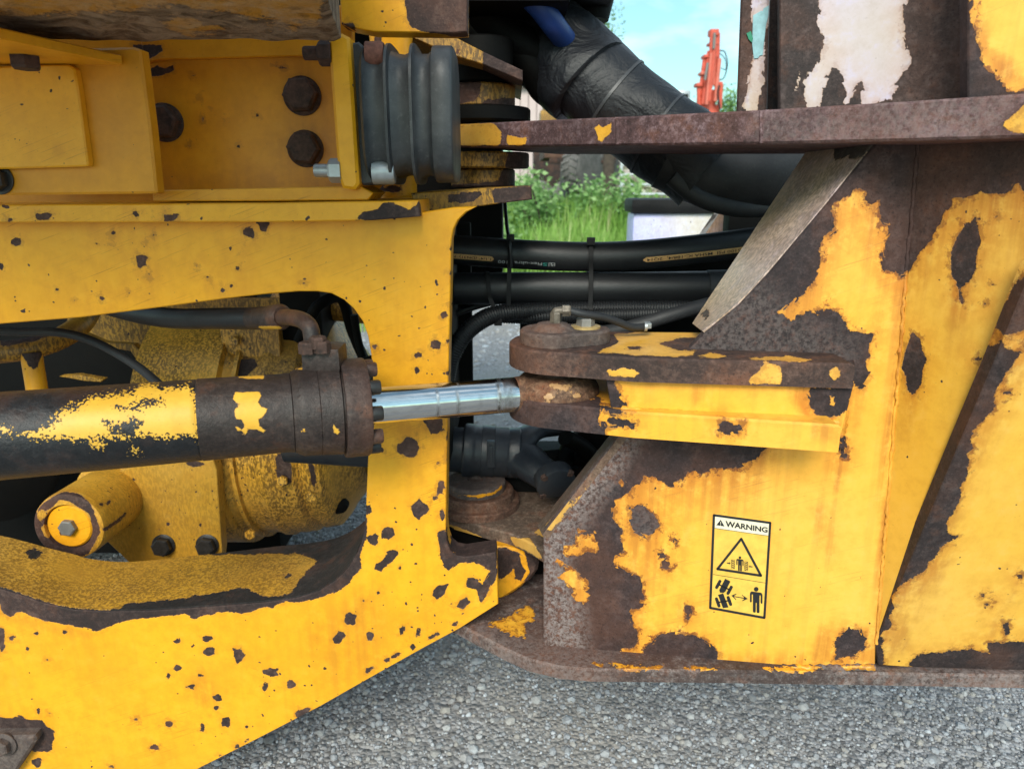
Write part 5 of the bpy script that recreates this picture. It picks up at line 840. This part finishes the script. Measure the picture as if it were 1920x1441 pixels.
# printing on the upper hose
def onhose(P, r, s_, v_, lift=.0004):
    """arc length s along the hose, v up its front -> point"""
    d = np.r_[0, np.cumsum(np.linalg.norm(np.diff(P, axis=0), axis=1))]; c = np.stack([np.interp(s_, d, P[:, i]) for i in range(3)], -1); Tn, _, _ = frames(P); tt = np.stack([np.interp(s_, d, Tn[:, i]) for i in range(3)], -1)
    f = np.array([0, -1., 0]); f = f - tt * (tt @ f)[:, None]; f /= np.linalg.norm(f, axis=1)[:, None]; u_ = np.cross(f, tt); u_ *= np.sign(u_[:, 2:3]); a = v_ / r
    return c + (r + lift) * (np.cos(a)[:, None] * f + np.sin(a)[:, None] * u_)
DD = np.r_[0, np.cumsum(np.linalg.norm(np.diff(HP1, axis=0), axis=1))]; PX, _ = proj(HP1); sof = lambda px: np.interp(px, PX[:, 0], DD)
def hband(px0, px1, v0, v1, name='print_band', mat='hoseband', rnd_=True):
    n_ = 40; V, Fc = [], []; s_ = np.linspace(sof(px0), sof(px1), n_)
    for k, x in enumerate(s_):
        hh = (v1 - v0) / 2; m = (v0 + v1) / 2; e = min(x - s_[0], s_[-1] - x); hh *= math.sqrt(max(.02, 1 - (1 - min(1, e / hh)) ** 2)) if rnd_ else 1
        V += [(x, m - hh), (x, m), (x, m + hh)]
    V = np.array(V); pts = onhose(HP1, .0285, V[:, 0], V[:, 1])
    for k in range(n_ - 1): a = k * 3; Fc += [(a, a + 3, a + 4, a + 1), (a + 1, a + 4, a + 5, a + 2)]
    mk(name, pts, Fc, M[mat], h1)
def htext(txt, pxl, pxr, v0, v1, mat, flip=True):
    V, Fc = textmesh(txt, 1., .012, 2); lo_, hi_ = V.min(0), V.max(0); uv = (V - lo_) / (hi_ - lo_)
    if flip: uv = 1 - uv
    s_ = sof(pxl) + (sof(pxr) - sof(pxl)) * uv[:, 0]; v_ = v0 + (v1 - v0) * uv[:, 1]; mk('print', onhose(HP1, .0285, s_, v_, .0007), Fc, M[mat], h1, smooth=False)
hband(790, 927, -.0145, -.0045); hband(1201, 1440, -.0125, -.0025, mat='hoseband')
htext('1.1/4" (DN31)  N', 850, 922, -.0128, -.0058, 'black'); htext('AR / 5100 PSI  MSHA IC-188/4,  2Q14', 1208, 1408, -.0110, -.0040, 'black')
htext('Flex-ultra 5100', 935, 1016, -.0175, -.0105, 'printgrey'); htext('S', 1017, 1026, -.0185, -.0110, 'printgreen')
def hsq(px0, px1, v0, v1, mat, l): s_ = np.array([sof(px0), sof(px1), sof(px1), sof(px0)]); mk('print', onhose(HP1, .0285, s_, np.array([v0, v0, v1, v1]), l), [(0, 1, 2, 3)], M[mat], h1, smooth=False)
hsq(1028, 1040, -.0185, -.0105, 'printgrey', .0006); hsq(1029.5, 1033.5, -.0175, -.0148, 'black', .0009); hsq(1034.5, 1038.5, -.0142, -.0115, 'black', .0009); hsq(1029.5, 1032, -.0138, -.0115, 'black', .0009); hsq(1036, 1038.5, -.0175, -.0152, 'black', .0009)
# ================================================================== big hose sleeve above
SV = thing('hose_sleeve', 'thick black hose bundle in a wrapped sleeve slanting across the sky', 'hose bundle', tuple(onY(1400, 330, 1.45)))
def lump(P, r, seed, amp=.12, segs=40, sq=1.):
    V, Fc = sweep(P, r, segs, True, sq); k = np.arange(len(V)); i, j = k // segs, k % segs; C_ = np.repeat(np.asarray(P), segs, 0); th = j / segs * 2 * np.pi
    f = 1 + amp * (.5 * np.sin(2 * th + i * .11 + seed) + .3 * np.sin(3 * th - i * .17 + seed * 2) + .25 * np.sin(i * .37 + th + seed) + .22 * np.sin(5 * th + i * .29)); return C_ + (V - C_) * f[:, None], Fc
p1 = spline([onY(960, 10, 1.60), onY(1020, 70, 1.57), onY(1065, 118, 1.54), onY(1105, 158, 1.52)], 12); R1 = np.interp(np.linspace(0, 1, len(p1)), [0, .5, .9, 1], [.080, .090, .096, .095])
p2 = spline([onY(1050, 95, 1.55), onY(1120, 160, 1.52), onY(1190, 218, 1.50), onY(1255, 266, 1.48), onY(1325, 322, 1.46)], 14); R2 = np.interp(np.linspace(0, 1, len(p2)), [0, .35, .7, 1], [.085, .086, .085, .080])
mk('wrap', *lump(p1, R1, .4, .07), M['sleeve'], SV, ang=80); v2, f2 = lump(p2, R2, 2.1, .06); mk('wrap', v2, f2, M['sleeve'], SV, ang=80)
p3 = spline([onY(1250, 288, 1.47), onY(1330, 322, 1.46), onY(1420, 328, 1.45), onY(1520, 318, 1.46)], 12); mk('inner_hose', *lump(p3, .068, 5, .03, 40), M['rubber2'], SV, ang=80)
p4 = spline([onY(1260, 330, 1.42), onY(1310, 368, 1.42), onY(1380, 388, 1.42), onY(1470, 388, 1.44)], 12); mk('lower_hose', *sweep(p4, .0185, 24), M['rubber2'], SV)
p5 = spline([onY(1040, 20, 1.66), onY(1085, 70, 1.62), onY(1135, 125, 1.6), onY(1185, 158, 1.58), onY(1240, 195, 1.55), onY(1310, 238, 1.53)], 10); mk('upper_hose', *lump(p5, .036, 1., .10, 24), M['sleeve'], SV, ang=80)
for i0 in (20, 37):        # flat straps lying on the wrap
    rows = v2.reshape(len(p2), 40, 3)[i0:i0 + 2]; c_ = p2[i0:i0 + 2][:, None]; a_, b_ = rows[0], rows[0] + (rows[1] - rows[0]) * .75; cA = p2[i0]; g = lambda q_, o_: cA + (q_ - cA) * (1 + o_ / .09)
    V = np.concatenate([g(a_, .0), g(a_, .0022), g(b_, .0022), g(b_, .0)]); Fc = [(r_ * 40 + k, r_ * 40 + (k + 1) % 40, (r_ + 1) * 40 + (k + 1) % 40, (r_ + 1) * 40 + k) for r_ in range(3) for k in range(40)]; mk('strap', V, Fc, M['strap'], SV)
mk('strap_head', *bevelbox(tuple(onY(1144, 100, 1.5)), tuple(onY(1160, 84, 1.5) + np.array([0, .02, 0])), .003), M['plasticblack'], SV)
bh = mk('blue_hose', *sweep(spline([onY(965, -30, 1.40), onY(1002, 2, 1.40), onY(1024, 28, 1.41), onY(1042, 52, 1.43), onY(1070, 90, 1.5)], 8), .021, 28), M['blue'], None, origin=tuple(onY(1050, 55, 1.47))); tag(bh, 'blue hydraulic hose entering the wrapped sleeve', 'hydraulic hose')
for i_, (pts, r_, lb) in enumerate((([(870, 30), (905, 58), (950, 55), (985, 20), (1005, -20)], .017, 'grey looped hose beside the blue hose under the cab'), ([(930, 90), (970, 95), (1000, 125), (1020, 165), (1060, 190)], .030, 'lower oily hose hanging below the wrapped sleeve'), ([(900, 20), (940, 60), (990, 90), (1050, 120)], .036, 'dark fat hose behind the blue hose'))):
    hose('dark_hose', pts, [1.5, 1.5, 1.5, 1.52, 1.54][:len(pts)], r_, 'dark' if i_ else 'rubber2', lb)
# ================================================================== cab above, far-side structure
CB = thing('cab_floor', 'dark underside of the cab across the top centre', 'cab', (-.4, 2.0, 1.5))
zc_ = onY(1115, 12, 1.62)[2]
mk('floor', *bevelbox((-1.6, 1.40, zc_), (.20, 2.7, zc_ + .3), .01), M['dark'], CB)
mk('floor_rib', *bevelbox((-.25, 1.35, zc_ - .05), (.10, 1.6, zc_ + .02), .01), M['dark'], CB)
mk('mount', *lathe([(0, .04), (.04, .05), (.09, .03)], onY(1105, 40, 1.66), (0, 0, 1), 24), M['dark'], CB)
mk('bulkhead', *bevelbox((-.33, 1.62, .95), (-.02, 1.75, 1.55), .01), M['dark'], CB)
fb_ = [onY(1390, 385, 1.95), onY(1420, 405, 1.95), onY(1310, 530, 1.95), onY(1275, 530, 1.95)]
slab('far_brace', (onY(1352, 395, 1.9), onY(1402, 398, 1.9), onY(1318, 515, 1.9), onY(1270, 515, 1.9)), .05, M['brace'], ops=[('c', [(1330, 400), (1348, 400), (1310, 440), (1290, 440)])])
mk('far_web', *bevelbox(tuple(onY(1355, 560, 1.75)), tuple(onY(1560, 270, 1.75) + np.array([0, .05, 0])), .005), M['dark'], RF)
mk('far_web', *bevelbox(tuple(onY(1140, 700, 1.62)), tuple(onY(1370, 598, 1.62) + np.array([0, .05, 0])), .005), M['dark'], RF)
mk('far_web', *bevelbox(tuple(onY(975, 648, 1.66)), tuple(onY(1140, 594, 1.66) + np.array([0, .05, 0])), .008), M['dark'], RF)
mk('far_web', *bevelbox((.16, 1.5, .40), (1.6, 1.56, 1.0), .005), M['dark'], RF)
# ================================================================== background yard
def put(px, py, Y): return onY(px, py, Y)
# white tank with black lid
TK = thing('plastic_tank', 'scuffed white plastic tank with black lid beyond the hoses', 'tank', (.75, 3.0, 0))
c0, c1 = put(1182, 372, 3.0), put(1330, 520, 3.0)
mk('body', *bevelbox((c0[0] + .005, 2.95, .55), (c1[0], 3.12, put(1200, 398, 3.0)[2]), .03), painted('scuffed_white', paint=(.82, .78, .68), halo=.2, amp=.003, speck=1., grime=.3, oil=.12, haloc=(.3, .2, .08)), TK, stain=[(.9, 12, blob(1250, 428, 22, 12)), (.5, 10, blob(1215, 470, 20, 10))])
mk('lid', *bevelbox((c0[0] - .005, 2.93, put(1200, 399, 3.0)[2]), (c1[0] + .02, 3.14, c0[2]), .02), M['plasticblack'], TK)
mk('stand', *bevelbox((c0[0], 2.98, 0), (c1[0], 3.25, .55), .02), M['dark'], TK)
# grass bank
s = NT('grass_blade'); tn = s.attr('tone'); gi = s.ramp(tn, (0., (.13, .26, .04)), (.5, (.24, .44, .075)), (.85, (.38, .56, .14)), (1., (.60, .58, .30))); m_ = s.fin(gi, .6); tr = s.n('ShaderNodeBsdfTranslucent'); s.l(gi, tr.inputs[0]); mx_ = s.n('ShaderNodeMixShader'); mx_.inputs[0].default_value = .35; s.l(s.bs.outputs[0], mx_.inputs[1]); s.l(tr.outputs[0], mx_.inputs[2]); s.l(mx_.outputs[0], s.out.inputs[0]); M['grass'] = m_
def rawmesh(name, V, Fc, tone, mat, parent=None, smooth=False):
    me = bpy.data.meshes.new(name); k = Fc.shape[1]; me.vertices.add(len(V)); me.vertices.foreach_set('co', V.ravel().astype(np.float32)); me.loops.add(Fc.size); me.loops.foreach_set('vertex_index', Fc.ravel().astype(np.int32)); me.polygons.add(len(Fc)); me.polygons.foreach_set('loop_start', np.arange(0, Fc.size, k, dtype=np.int32))
    a = me.attributes.new('tone', 'FLOAT', 'POINT'); a.data.foreach_set('value', tone.astype(np.float32)); me.update(); me.validate(); me.materials.append(mat); o = bpy.data.objects.new(name, me); link(o, parent); return o
def grass(name, X, Y, Z, hgt, wid, label, tone=None):
    n = len(X); a = rng.uniform(0, 6.28, n); ln = rng.uniform(.1, .55, n) * hgt; dx, dy = np.cos(a), np.sin(a); sx, sy = -dy, dx; V = np.zeros((n, 5, 3))
    for k, (f, w_) in enumerate(((0, 1), (0, -1), (.55, .8), (.55, -.8), (1, 0))):
        V[:, k, 0] = X + dx * ln * f * f + sx * wid * w_; V[:, k, 1] = Y + dy * ln * f * f + sy * wid * w_; V[:, k, 2] = Z + hgt * f * (1 - .25 * f * (ln / hgt))
    b = (np.arange(n) * 5)[:, None]; Fc = np.concatenate([b + np.array([[0, 1, 3]]), b + np.array([[0, 3, 2]]), b + np.array([[2, 3, 4]])]); t_ = np.repeat(tone if tone is not None else rng.beta(2, 2.2, n), 5)
    return tag(rawmesh(name, V.reshape(-1, 3), Fc, t_, M['grass']), label, kind='stuff')
def bank(x, y): return np.clip((y - 8.8) / 6, 0, 1) * .55 + .06 * np.sin(x * 1.7 + y)
n = 26; xs_ = np.linspace(-14, 16, 61); ys_ = np.linspace(8.6, 24, n); V = np.array([(x, y, bank(x, y) - (.05 if y < 8.7 else 0) - .02) for y in ys_ for x in xs_]); Fc = [(j * 61 + i, j * 61 + i + 1, (j + 1) * 61 + i + 1, (j + 1) * 61 + i) for j in range(n - 1) for i in range(60)]
tag(mk('grass_bank', V, Fc, simple('turf_soil', (.06, .10, .022), .9, 0, .5, 3, .01), None), 'grassy bank behind the yard', kind='structure')
N = 42000; X = rng.uniform(-5, 6.5, N); Y = rng.uniform(8.7, 15, N); hh = rng.uniform(.18, .50, N) * (1 + .7 * (np.sin(X * 2.3 + Y) * np.sin(Y * 1.9 - X) > .2)); cl_ = .5 + .28 * np.sin(X * 3.1 + Y * 1.3) * np.sin(Y * 2.2) + rng.normal(0, .16, N)
grass('grass', X, Y, bank(X, Y) - .03, hh, rng.uniform(.006, .013, N), 'tall bright green grass growing on the bank', np.clip(cl_, 0, 1))
N = 9000; X = rng.uniform(-4.5, -1.0, N); Y = rng.uniform(5.6, 9, N); grass('grass', X, Y, np.zeros(N), rng.uniform(.05, .22, N), rng.uniform(.004, .008, N), 'short grass at the edge of the gravel track')
# leafy weeds: each bush a thing of stem and leaves
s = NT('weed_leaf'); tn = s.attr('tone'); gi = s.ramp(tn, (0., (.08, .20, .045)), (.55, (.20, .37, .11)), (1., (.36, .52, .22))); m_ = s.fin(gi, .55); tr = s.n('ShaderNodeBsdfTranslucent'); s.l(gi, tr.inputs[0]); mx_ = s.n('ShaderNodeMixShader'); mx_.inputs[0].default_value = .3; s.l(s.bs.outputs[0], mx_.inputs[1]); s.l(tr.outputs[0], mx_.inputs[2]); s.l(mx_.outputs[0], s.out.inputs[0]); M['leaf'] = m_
M['bark'] = simple('bark', (.075, .055, .042), .9, 0, .4, 12, .01)
def leaves(P, size, tone):
    n = len(P); d = rng.normal(0, 1, (n, 3)); d[:, 2] = np.abs(d[:, 2]) * .5; d /= np.linalg.norm(d, axis=1)[:, None]; u_ = np.cross(d, rng.normal(0, 1, (n, 3))); u_ /= np.linalg.norm(u_, axis=1)[:, None]; sz = (size * rng.uniform(.6, 1.3, n))[:, None]
    V = np.stack([P, P + d * sz * .5 + u_ * sz * .3, P + d * sz, P + d * sz * .5 - u_ * sz * .3], 1).reshape(-1, 3); b = (np.arange(n) * 4)[:, None]; return V, np.concatenate([b + np.array([[0, 1, 2]]), b + np.array([[0, 2, 3]])]), np.repeat(tone, 4)
def weed(px, py, Y, h_, w_, n, label, size=.09):
    b = put(px, py, Y); b[2] = bank(b[0], Y); W_ = thing('leafy_weed', label, 'bush', tuple(b), 'leafy weeds on the bank')
    cs_ = [b + np.array([rng.normal(0, w_ * .4), rng.normal(0, w_ * .4), h_ * rng.uniform(.25, .9)]) for _ in range(9)]; P = np.concatenate([c + rng.normal(0, 1, (n // 9, 3)) * np.array([w_ * .26, w_ * .26, h_ * .14]) for c in cs_]); P[:, 2] = np.maximum(P[:, 2], b[2] + .03)
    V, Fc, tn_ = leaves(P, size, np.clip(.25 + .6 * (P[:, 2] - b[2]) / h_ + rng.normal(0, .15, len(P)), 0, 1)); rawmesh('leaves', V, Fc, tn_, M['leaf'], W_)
    W_.children[0].matrix_parent_inverse = Matrix.Translation(W_.location).inverted()
    mk('stems', *joinm(*[sweep(spline([b, (b + c) / 2 + np.array([.02, 0, .03]), c], 4), .008, 6) for c in cs_]), M['bark'], W_)
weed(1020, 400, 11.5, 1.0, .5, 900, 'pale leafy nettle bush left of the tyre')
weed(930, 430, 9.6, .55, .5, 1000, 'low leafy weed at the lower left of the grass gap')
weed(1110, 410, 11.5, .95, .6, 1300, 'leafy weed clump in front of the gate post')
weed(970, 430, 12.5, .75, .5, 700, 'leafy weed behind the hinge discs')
# farm gate
GT = thing('farm_gate', 'galvanised tubular farm gate in front of the stone heap', 'gate', tuple(put(1165, 400, 13)))
M['gate'] = simple('pale_galvanised', (.52, .56, .58), .5, .2, .15)
gx0, gx1 = put(1166, 300, 13)[0], put(1420, 300, 13)[0]; gz = [put(1166, y, 13)[2] for y in (292, 309, 327, 346, 364, 384)]
for z in gz: mk('rail', *sweep([(gx0, 13, z), (gx1, 13, z)], .022 if z != gz[0] else .028, 12), M['gate'], GT)
for x in (gx0, (gx0 + gx1) / 2, gx1): mk('stile', *sweep([(x, 13, gz[-1] - .05), (x, 13, gz[0] + .03)], .026, 12), M['gate'], GT)
gp = bpy.data.objects; pst = mk('gate_post', *joinm(sweep([(gx0 - .22, 13.05, .2), (gx0 - .21, 13.05, 1.0), (gx0 - .22, 13.05, gz[0] + .12)], [.12, .11, .10], 14)), M['bark'], None, origin=(gx0 - .22, 13.05, .2)); tag(pst, 'weathered round wooden gate post', 'post')
# rubble heap behind the gate
s = NT('rubble'); tn = s.attr('tone'); c = s.ramp(tn, (0., (.10, .085, .07)), (.4, (.30, .25, .21)), (.7, (.45, .40, .36)), (1., (.62, .58, .54))); M['rubble'] = s.fin(c, .85, s.bump(s.noise(8, 5), .05, .6))
n = 2600; X = rng.uniform(1.5, 8, n); f_ = rng.uniform(0, 1, n); Y = 15 + f_ * 3; Z = .15 + f_ * 1.6 * (1 - .25 * np.sin(X)) + rng.normal(0, .05, n)
scatter('rubble_heap', np.stack([X, Y, Z], 1), rng.uniform(.05, .17, n), M['rubble'], 'heap of pale broken stone behind the gate', (IV, IF), .75, .25, smooth=False)
mk_h = mk('heap_core', [(1.2, 14.9, 0), (8.5, 14.9, 0), (8.5, 18.5, 1.9), (1.2, 18.5, 1.9), (8.5, 19, 0), (1.2, 19, 0)], [(0, 1, 2, 3), (3, 2, 4, 5), (1, 4, 2), (0, 3, 5)], M['rubble'], None, smooth=False); tag(mk_h, 'earth slope under the broken stone', kind='structure')
# parked machine with tyre, pale shed, yellow machine
VH = thing('parked_trailer', 'muddy trailer with large worn tyre half hidden in the weeds', 'trailer', tuple(put(1080, 345, 14)))
def tyre(px, py, Y, r_, w_, yaw):
    c_ = put(px, py, Y); d_ = np.array([math.cos(R(yaw)), math.sin(R(yaw)), 0]); b = mk('tyre', *lathe([(-w_ / 2, r_ * .62), (-w_ / 2, r_ * .86), (-w_ * .42, r_ * .97), (-w_ * .2, r_), (w_ * .2, r_), (w_ * .42, r_ * .97), (w_ / 2, r_ * .86), (w_ / 2, r_ * .62)], c_, d_, 56), M['tyre'], VH)
    ms = []
    for k in range(26):
        a = k / 26 * 6.283
        for sg in (-1, 1):
            p_ = lambda tt, aa, rr: c_ + d_ * tt + rr * (math.cos(aa) * np.array([0, 0, 1.]) + math.sin(aa) * np.cross(d_, (0, 0, 1.)))
            a2 = a + (.12 if sg > 0 else 0); V = [p_(sg * w_ * x, a2 + e + x * .25, rr) for rr in (r_ * .98, r_ * 1.045) for x, e in ((.02, 0), (.46, 0), (.46, .09), (.02, .09))]; ms.append((np.array(V), [(0, 1, 2, 3), (7, 6, 5, 4), (0, 4, 5, 1), (1, 5, 6, 2), (2, 6, 7, 3), (3, 7, 4, 0)]))
    mk('tread', *joinm(*ms), M['tyre'], b, smooth=False); mk('rim', *lathe([(-w_ * .3, r_ * .62), (-w_ * .28, r_ * .55), (-w_ * .1, r_ * .5), (-w_ * .1, r_ * .2), (-w_ * .3, r_ * .18), (-w_ * .3, 0)], c_, d_, 40, caps=False), M['rust'], b, wear=-.06)
M['tyre'] = simple('dusty_tyre', (.13, .12, .115), .85, 0, .4, 8, .004)
tyre(1092, 318, 13.6, .48, .34, -35); tyre(1128, 312, 14.6, .48, .34, -35)
mk('bed', *bevelbox(tuple(put(1020, 296, 14.4)), tuple(put(1160, 262, 14.4) + np.array([0, 2.4, 0])), .03), M['rust'], VH, wear=-.06)
mk('chassis_rail', *bevelbox(tuple(put(1030, 306, 14.2)), tuple(put(1155, 296, 14.2) + np.array([0, .12, 0])), .02), M['darkrust'], VH, wear=-.06)
SD = thing('shed', 'pale pinkish shed seen between the hinge discs and the sleeve', 'shed', (put(1030, 300, 30)[0], 30, 0))
M['shed'] = simple('pale_cladding', (.55, .44, .42), .7, 0, .1, 2)
sa, sb = put(960, 300, 30), put(1100, 165, 30)
for k in range(9): 
    x = sa[0] + (sb[0] - sa[0]) * k / 9; w_ = (sb[0] - sa[0]) / 9; mk('cladding_panel', *bevelbox((x + .01, 30 - .03 * (k % 2), 0), (x + w_ - .01, 30.3, sb[2]), .02), M['shed'], SD)
mk('roof', *bevelbox((sa[0] - .3, 29.7, sb[2]), (sb[0] + .3, 34, sb[2] + .2), .05), M['steel'], SD)
mk('rear_wall', *bevelbox((sa[0], 30.35, 0), (sb[0], 33.9, sb[2]), .02), M['shed'], SD)
YM = thing('yellow_loader', 'muddy yellow machine in front of the pale shed', 'machine', (put(1035, 300, 24)[0], 24, 0))
ya, yb = put(1013, 262, 24), put(1054, 190, 24)
mk('body', *bevelbox((ya[0], 24, ya[2]), (yb[0], 25.4, yb[2] - .25), .06), M['dirty'], YM); mk('hood', *bevelbox((ya[0] + .1, 24.1, yb[2] - .26), (yb[0] - .12, 25.2, yb[2]), .1), M['dirty'], YM); mk('chassis', *bevelbox((ya[0] - .2, 24.1, .4), (yb[0] + .4, 25.3, ya[2]), .05), M['darkrust'], YM, wear=-.06)
for dx in (-.1, .9): mk('wheel', *lathe([(-.2, .3), (-.2, .55), (-.15, .62), (.15, .62), (.2, .55), (.2, .3)], (ya[0] + dx, 23.9, .6), (0, 1, 0), 32), M['tyre'], YM)
# red truck crane, folded
CY = 17.; RC = thing('crane', 'orange-red folded hydraulic crane standing against the sky', 'crane', (put(1330, 300, CY)[0], CY, 0))
M['red'] = simple('crane_red', (.62, .095, .055), .5, 0, .2, 6); M['redp'] = simple('crane_pink', (.66, .16, .11), .5, 0, .2, 6)
def cb_(name, x0, y0, x1, y1, dY=0., d=.25, mat='red', bv=.02): return mk(name, *bevelbox(tuple(put(x0, max(y0, y1), CY + dY)), tuple(put(x1, min(y0, y1), CY + dY) + np.array([0, d, 0])), bv), M[mat], RC)
def cbar(name, x0, y0, x1, y1, r_, dY=0., mat='red'): return mk(name, *sweep([put(x0, y0, CY + dY), put((x0 + x1) / 2, (y0 + y1) / 2, CY + dY), put(x1, y1, CY + dY)], r_, 14), M[mat], RC)
cb_('base', 1308, 300, 1350, 196, .1, .5); cb_('slew_column', 1314, 198, 1344, 168, .1, .45)
for x0, y0, x1, y1, r_, m in ((1332, 165, 1335, 60, .05, 'red'), (1344, 168, 1346, 62, .05, 'red'), (1338, 160, 1341, 70, .035, 'redp'), (1318, 196, 1330, 96, .05, 'red'), (1325, 196, 1334, 100, .04, 'redp'), (1312, 180, 1322, 104, .045, 'red'), (1330, 190, 1340, 88, .035, 'red'), (1341, 190, 1349, 110, .045, 'redp'), (1349, 204, 1352, 158, .05, 'red'), (1311, 204, 1310, 160, .05, 'red')): cbar('boom_rail', x0, y0, x1, y1, r_, rng.uniform(-.12, .12), m)
cb_('boom_head', 1332, 66, 1349, 54, -.02, .26); cb_('bracket', 1306, 162, 1318, 155, .0, .3); cb_('bracket', 1344, 160, 1356, 153, .0, .3); cb_('mid_plate', 1314, 140, 1349, 134, .0, .3, 'redp'); cb_('mid_plate', 1320, 108, 1348, 102, .0, .3); cb_('mid_plate', 1330, 84, 1348, 79, .0, .3)
cbar('ram_rod', 1338, 92, 1340, 62, .03, -.14, 'steel'); cbar('ram_rod', 1322, 150, 1327, 118, .03, -.14, 'steel')
mk('crane_hose', *sweep(spline([put(1350, 95, CY), put(1359, 98, CY), put(1364, 120, CY), put(1358, 145, CY), put(1349, 150, CY)], 8), .013, 8), M['rubber'], RC); mk('crane_hose', *sweep(spline([put(1350, 100, CY), put(1360, 112, CY), put(1361, 130, CY), put(1352, 128, CY)], 8), .010, 8), M['rubber'], RC)
mk('crane_hose', *sweep(spline([put(1349, 160, CY - .1), put(1346, 175, CY - .1), put(1350, 205, CY - .1)], 8), .02, 8), M['rubber'], RC)
cb2 = thing('lorry_cab', 'grey boxy lorry cab beside the crane base', 'lorry', (put(1280, 300, 20)[0], 20, 0)); mk('cab', *bevelbox(tuple(put(1262, 300, 20)), tuple(put(1297, 168, 20) + np.array([0, 2, 0])), .1), M['galv'], cb2); mk('chassis', *bevelbox((put(1262, 300, 20)[0], 20, .4), (put(1400, 300, 20)[0], 22, 1.2), .05), M['darkrust'], cb2, wear=-.06); mk('window', *bevelbox(tuple(put(1268, 200, 19.99)), tuple(put(1291, 176, 19.99) + np.array([0, .02, 0])), .01), M['plasticblack'], cb2)
# trees
def tree(px, Y, h_, w_, n, label, leafsize):
    b = put(px, 320, Y); b[2] = 0.; T_ = thing('tree', label, 'tree', tuple(b), 'trees beyond the yard'); lb = []; tips = []
    tr_ = spline([b, b + np.array([.1, 0, h_ * .35]), b + np.array([-.05, .1, h_ * .65]), b + np.array([.1, 0, h_ * .95])], 6); lb.append(sweep(tr_, np.linspace(.03 * h_, .006 * h_, len(tr_)), 8))
    for k in range(16):
        i = rng.integers(len(tr_) // 4, len(tr_) - 1); a = rng.uniform(0, 6.28); L = w_ * rng.uniform(.4, 1) * (1.2 - i / len(tr_)); e = tr_[i] + np.array([math.cos(a) * L, math.sin(a) * L, h_ * rng.uniform(.1, .25)]); lb.append(sweep(spline([tr_[i], (tr_[i] + e) / 2 + np.array([0, 0, .1]), e], 4), np.linspace(.012 * h_, .003 * h_, 9), 6)); tips.append(e); tips.append((tr_[i] + e) / 2)
    mk('trunk', *joinm(*lb), M['bark'], T_); P = np.concatenate([c_ + rng.normal(0, 1, (n // len(tips), 3)) * np.array([.2, .2, .16]) * w_ for c_ in tips]); V, Fc, tn_ = leaves(P, leafsize, np.clip(rng.normal(.5, .22, len(P)), 0, 1)); o = rawmesh('crown', V, Fc, tn_, M['leaf'], T_); o.matrix_parent_inverse = Matrix.Translation(T_.location).inverted()
tree(1368, 32, 4.4, 1.5, 3000, 'small feathery tree right of the crane', .16)
tree(1118, 24, 6.6, 1.2, 1500, 'thin sparse tree top beside the sleeve', .10)
tree(1225, 45, 4.6, 2.6, 4000, 'distant round tree low behind the sleeve', .22)
tree(1030, 40, 5.2, 2.4, 3500, 'distant tree behind the pale shed', .2)
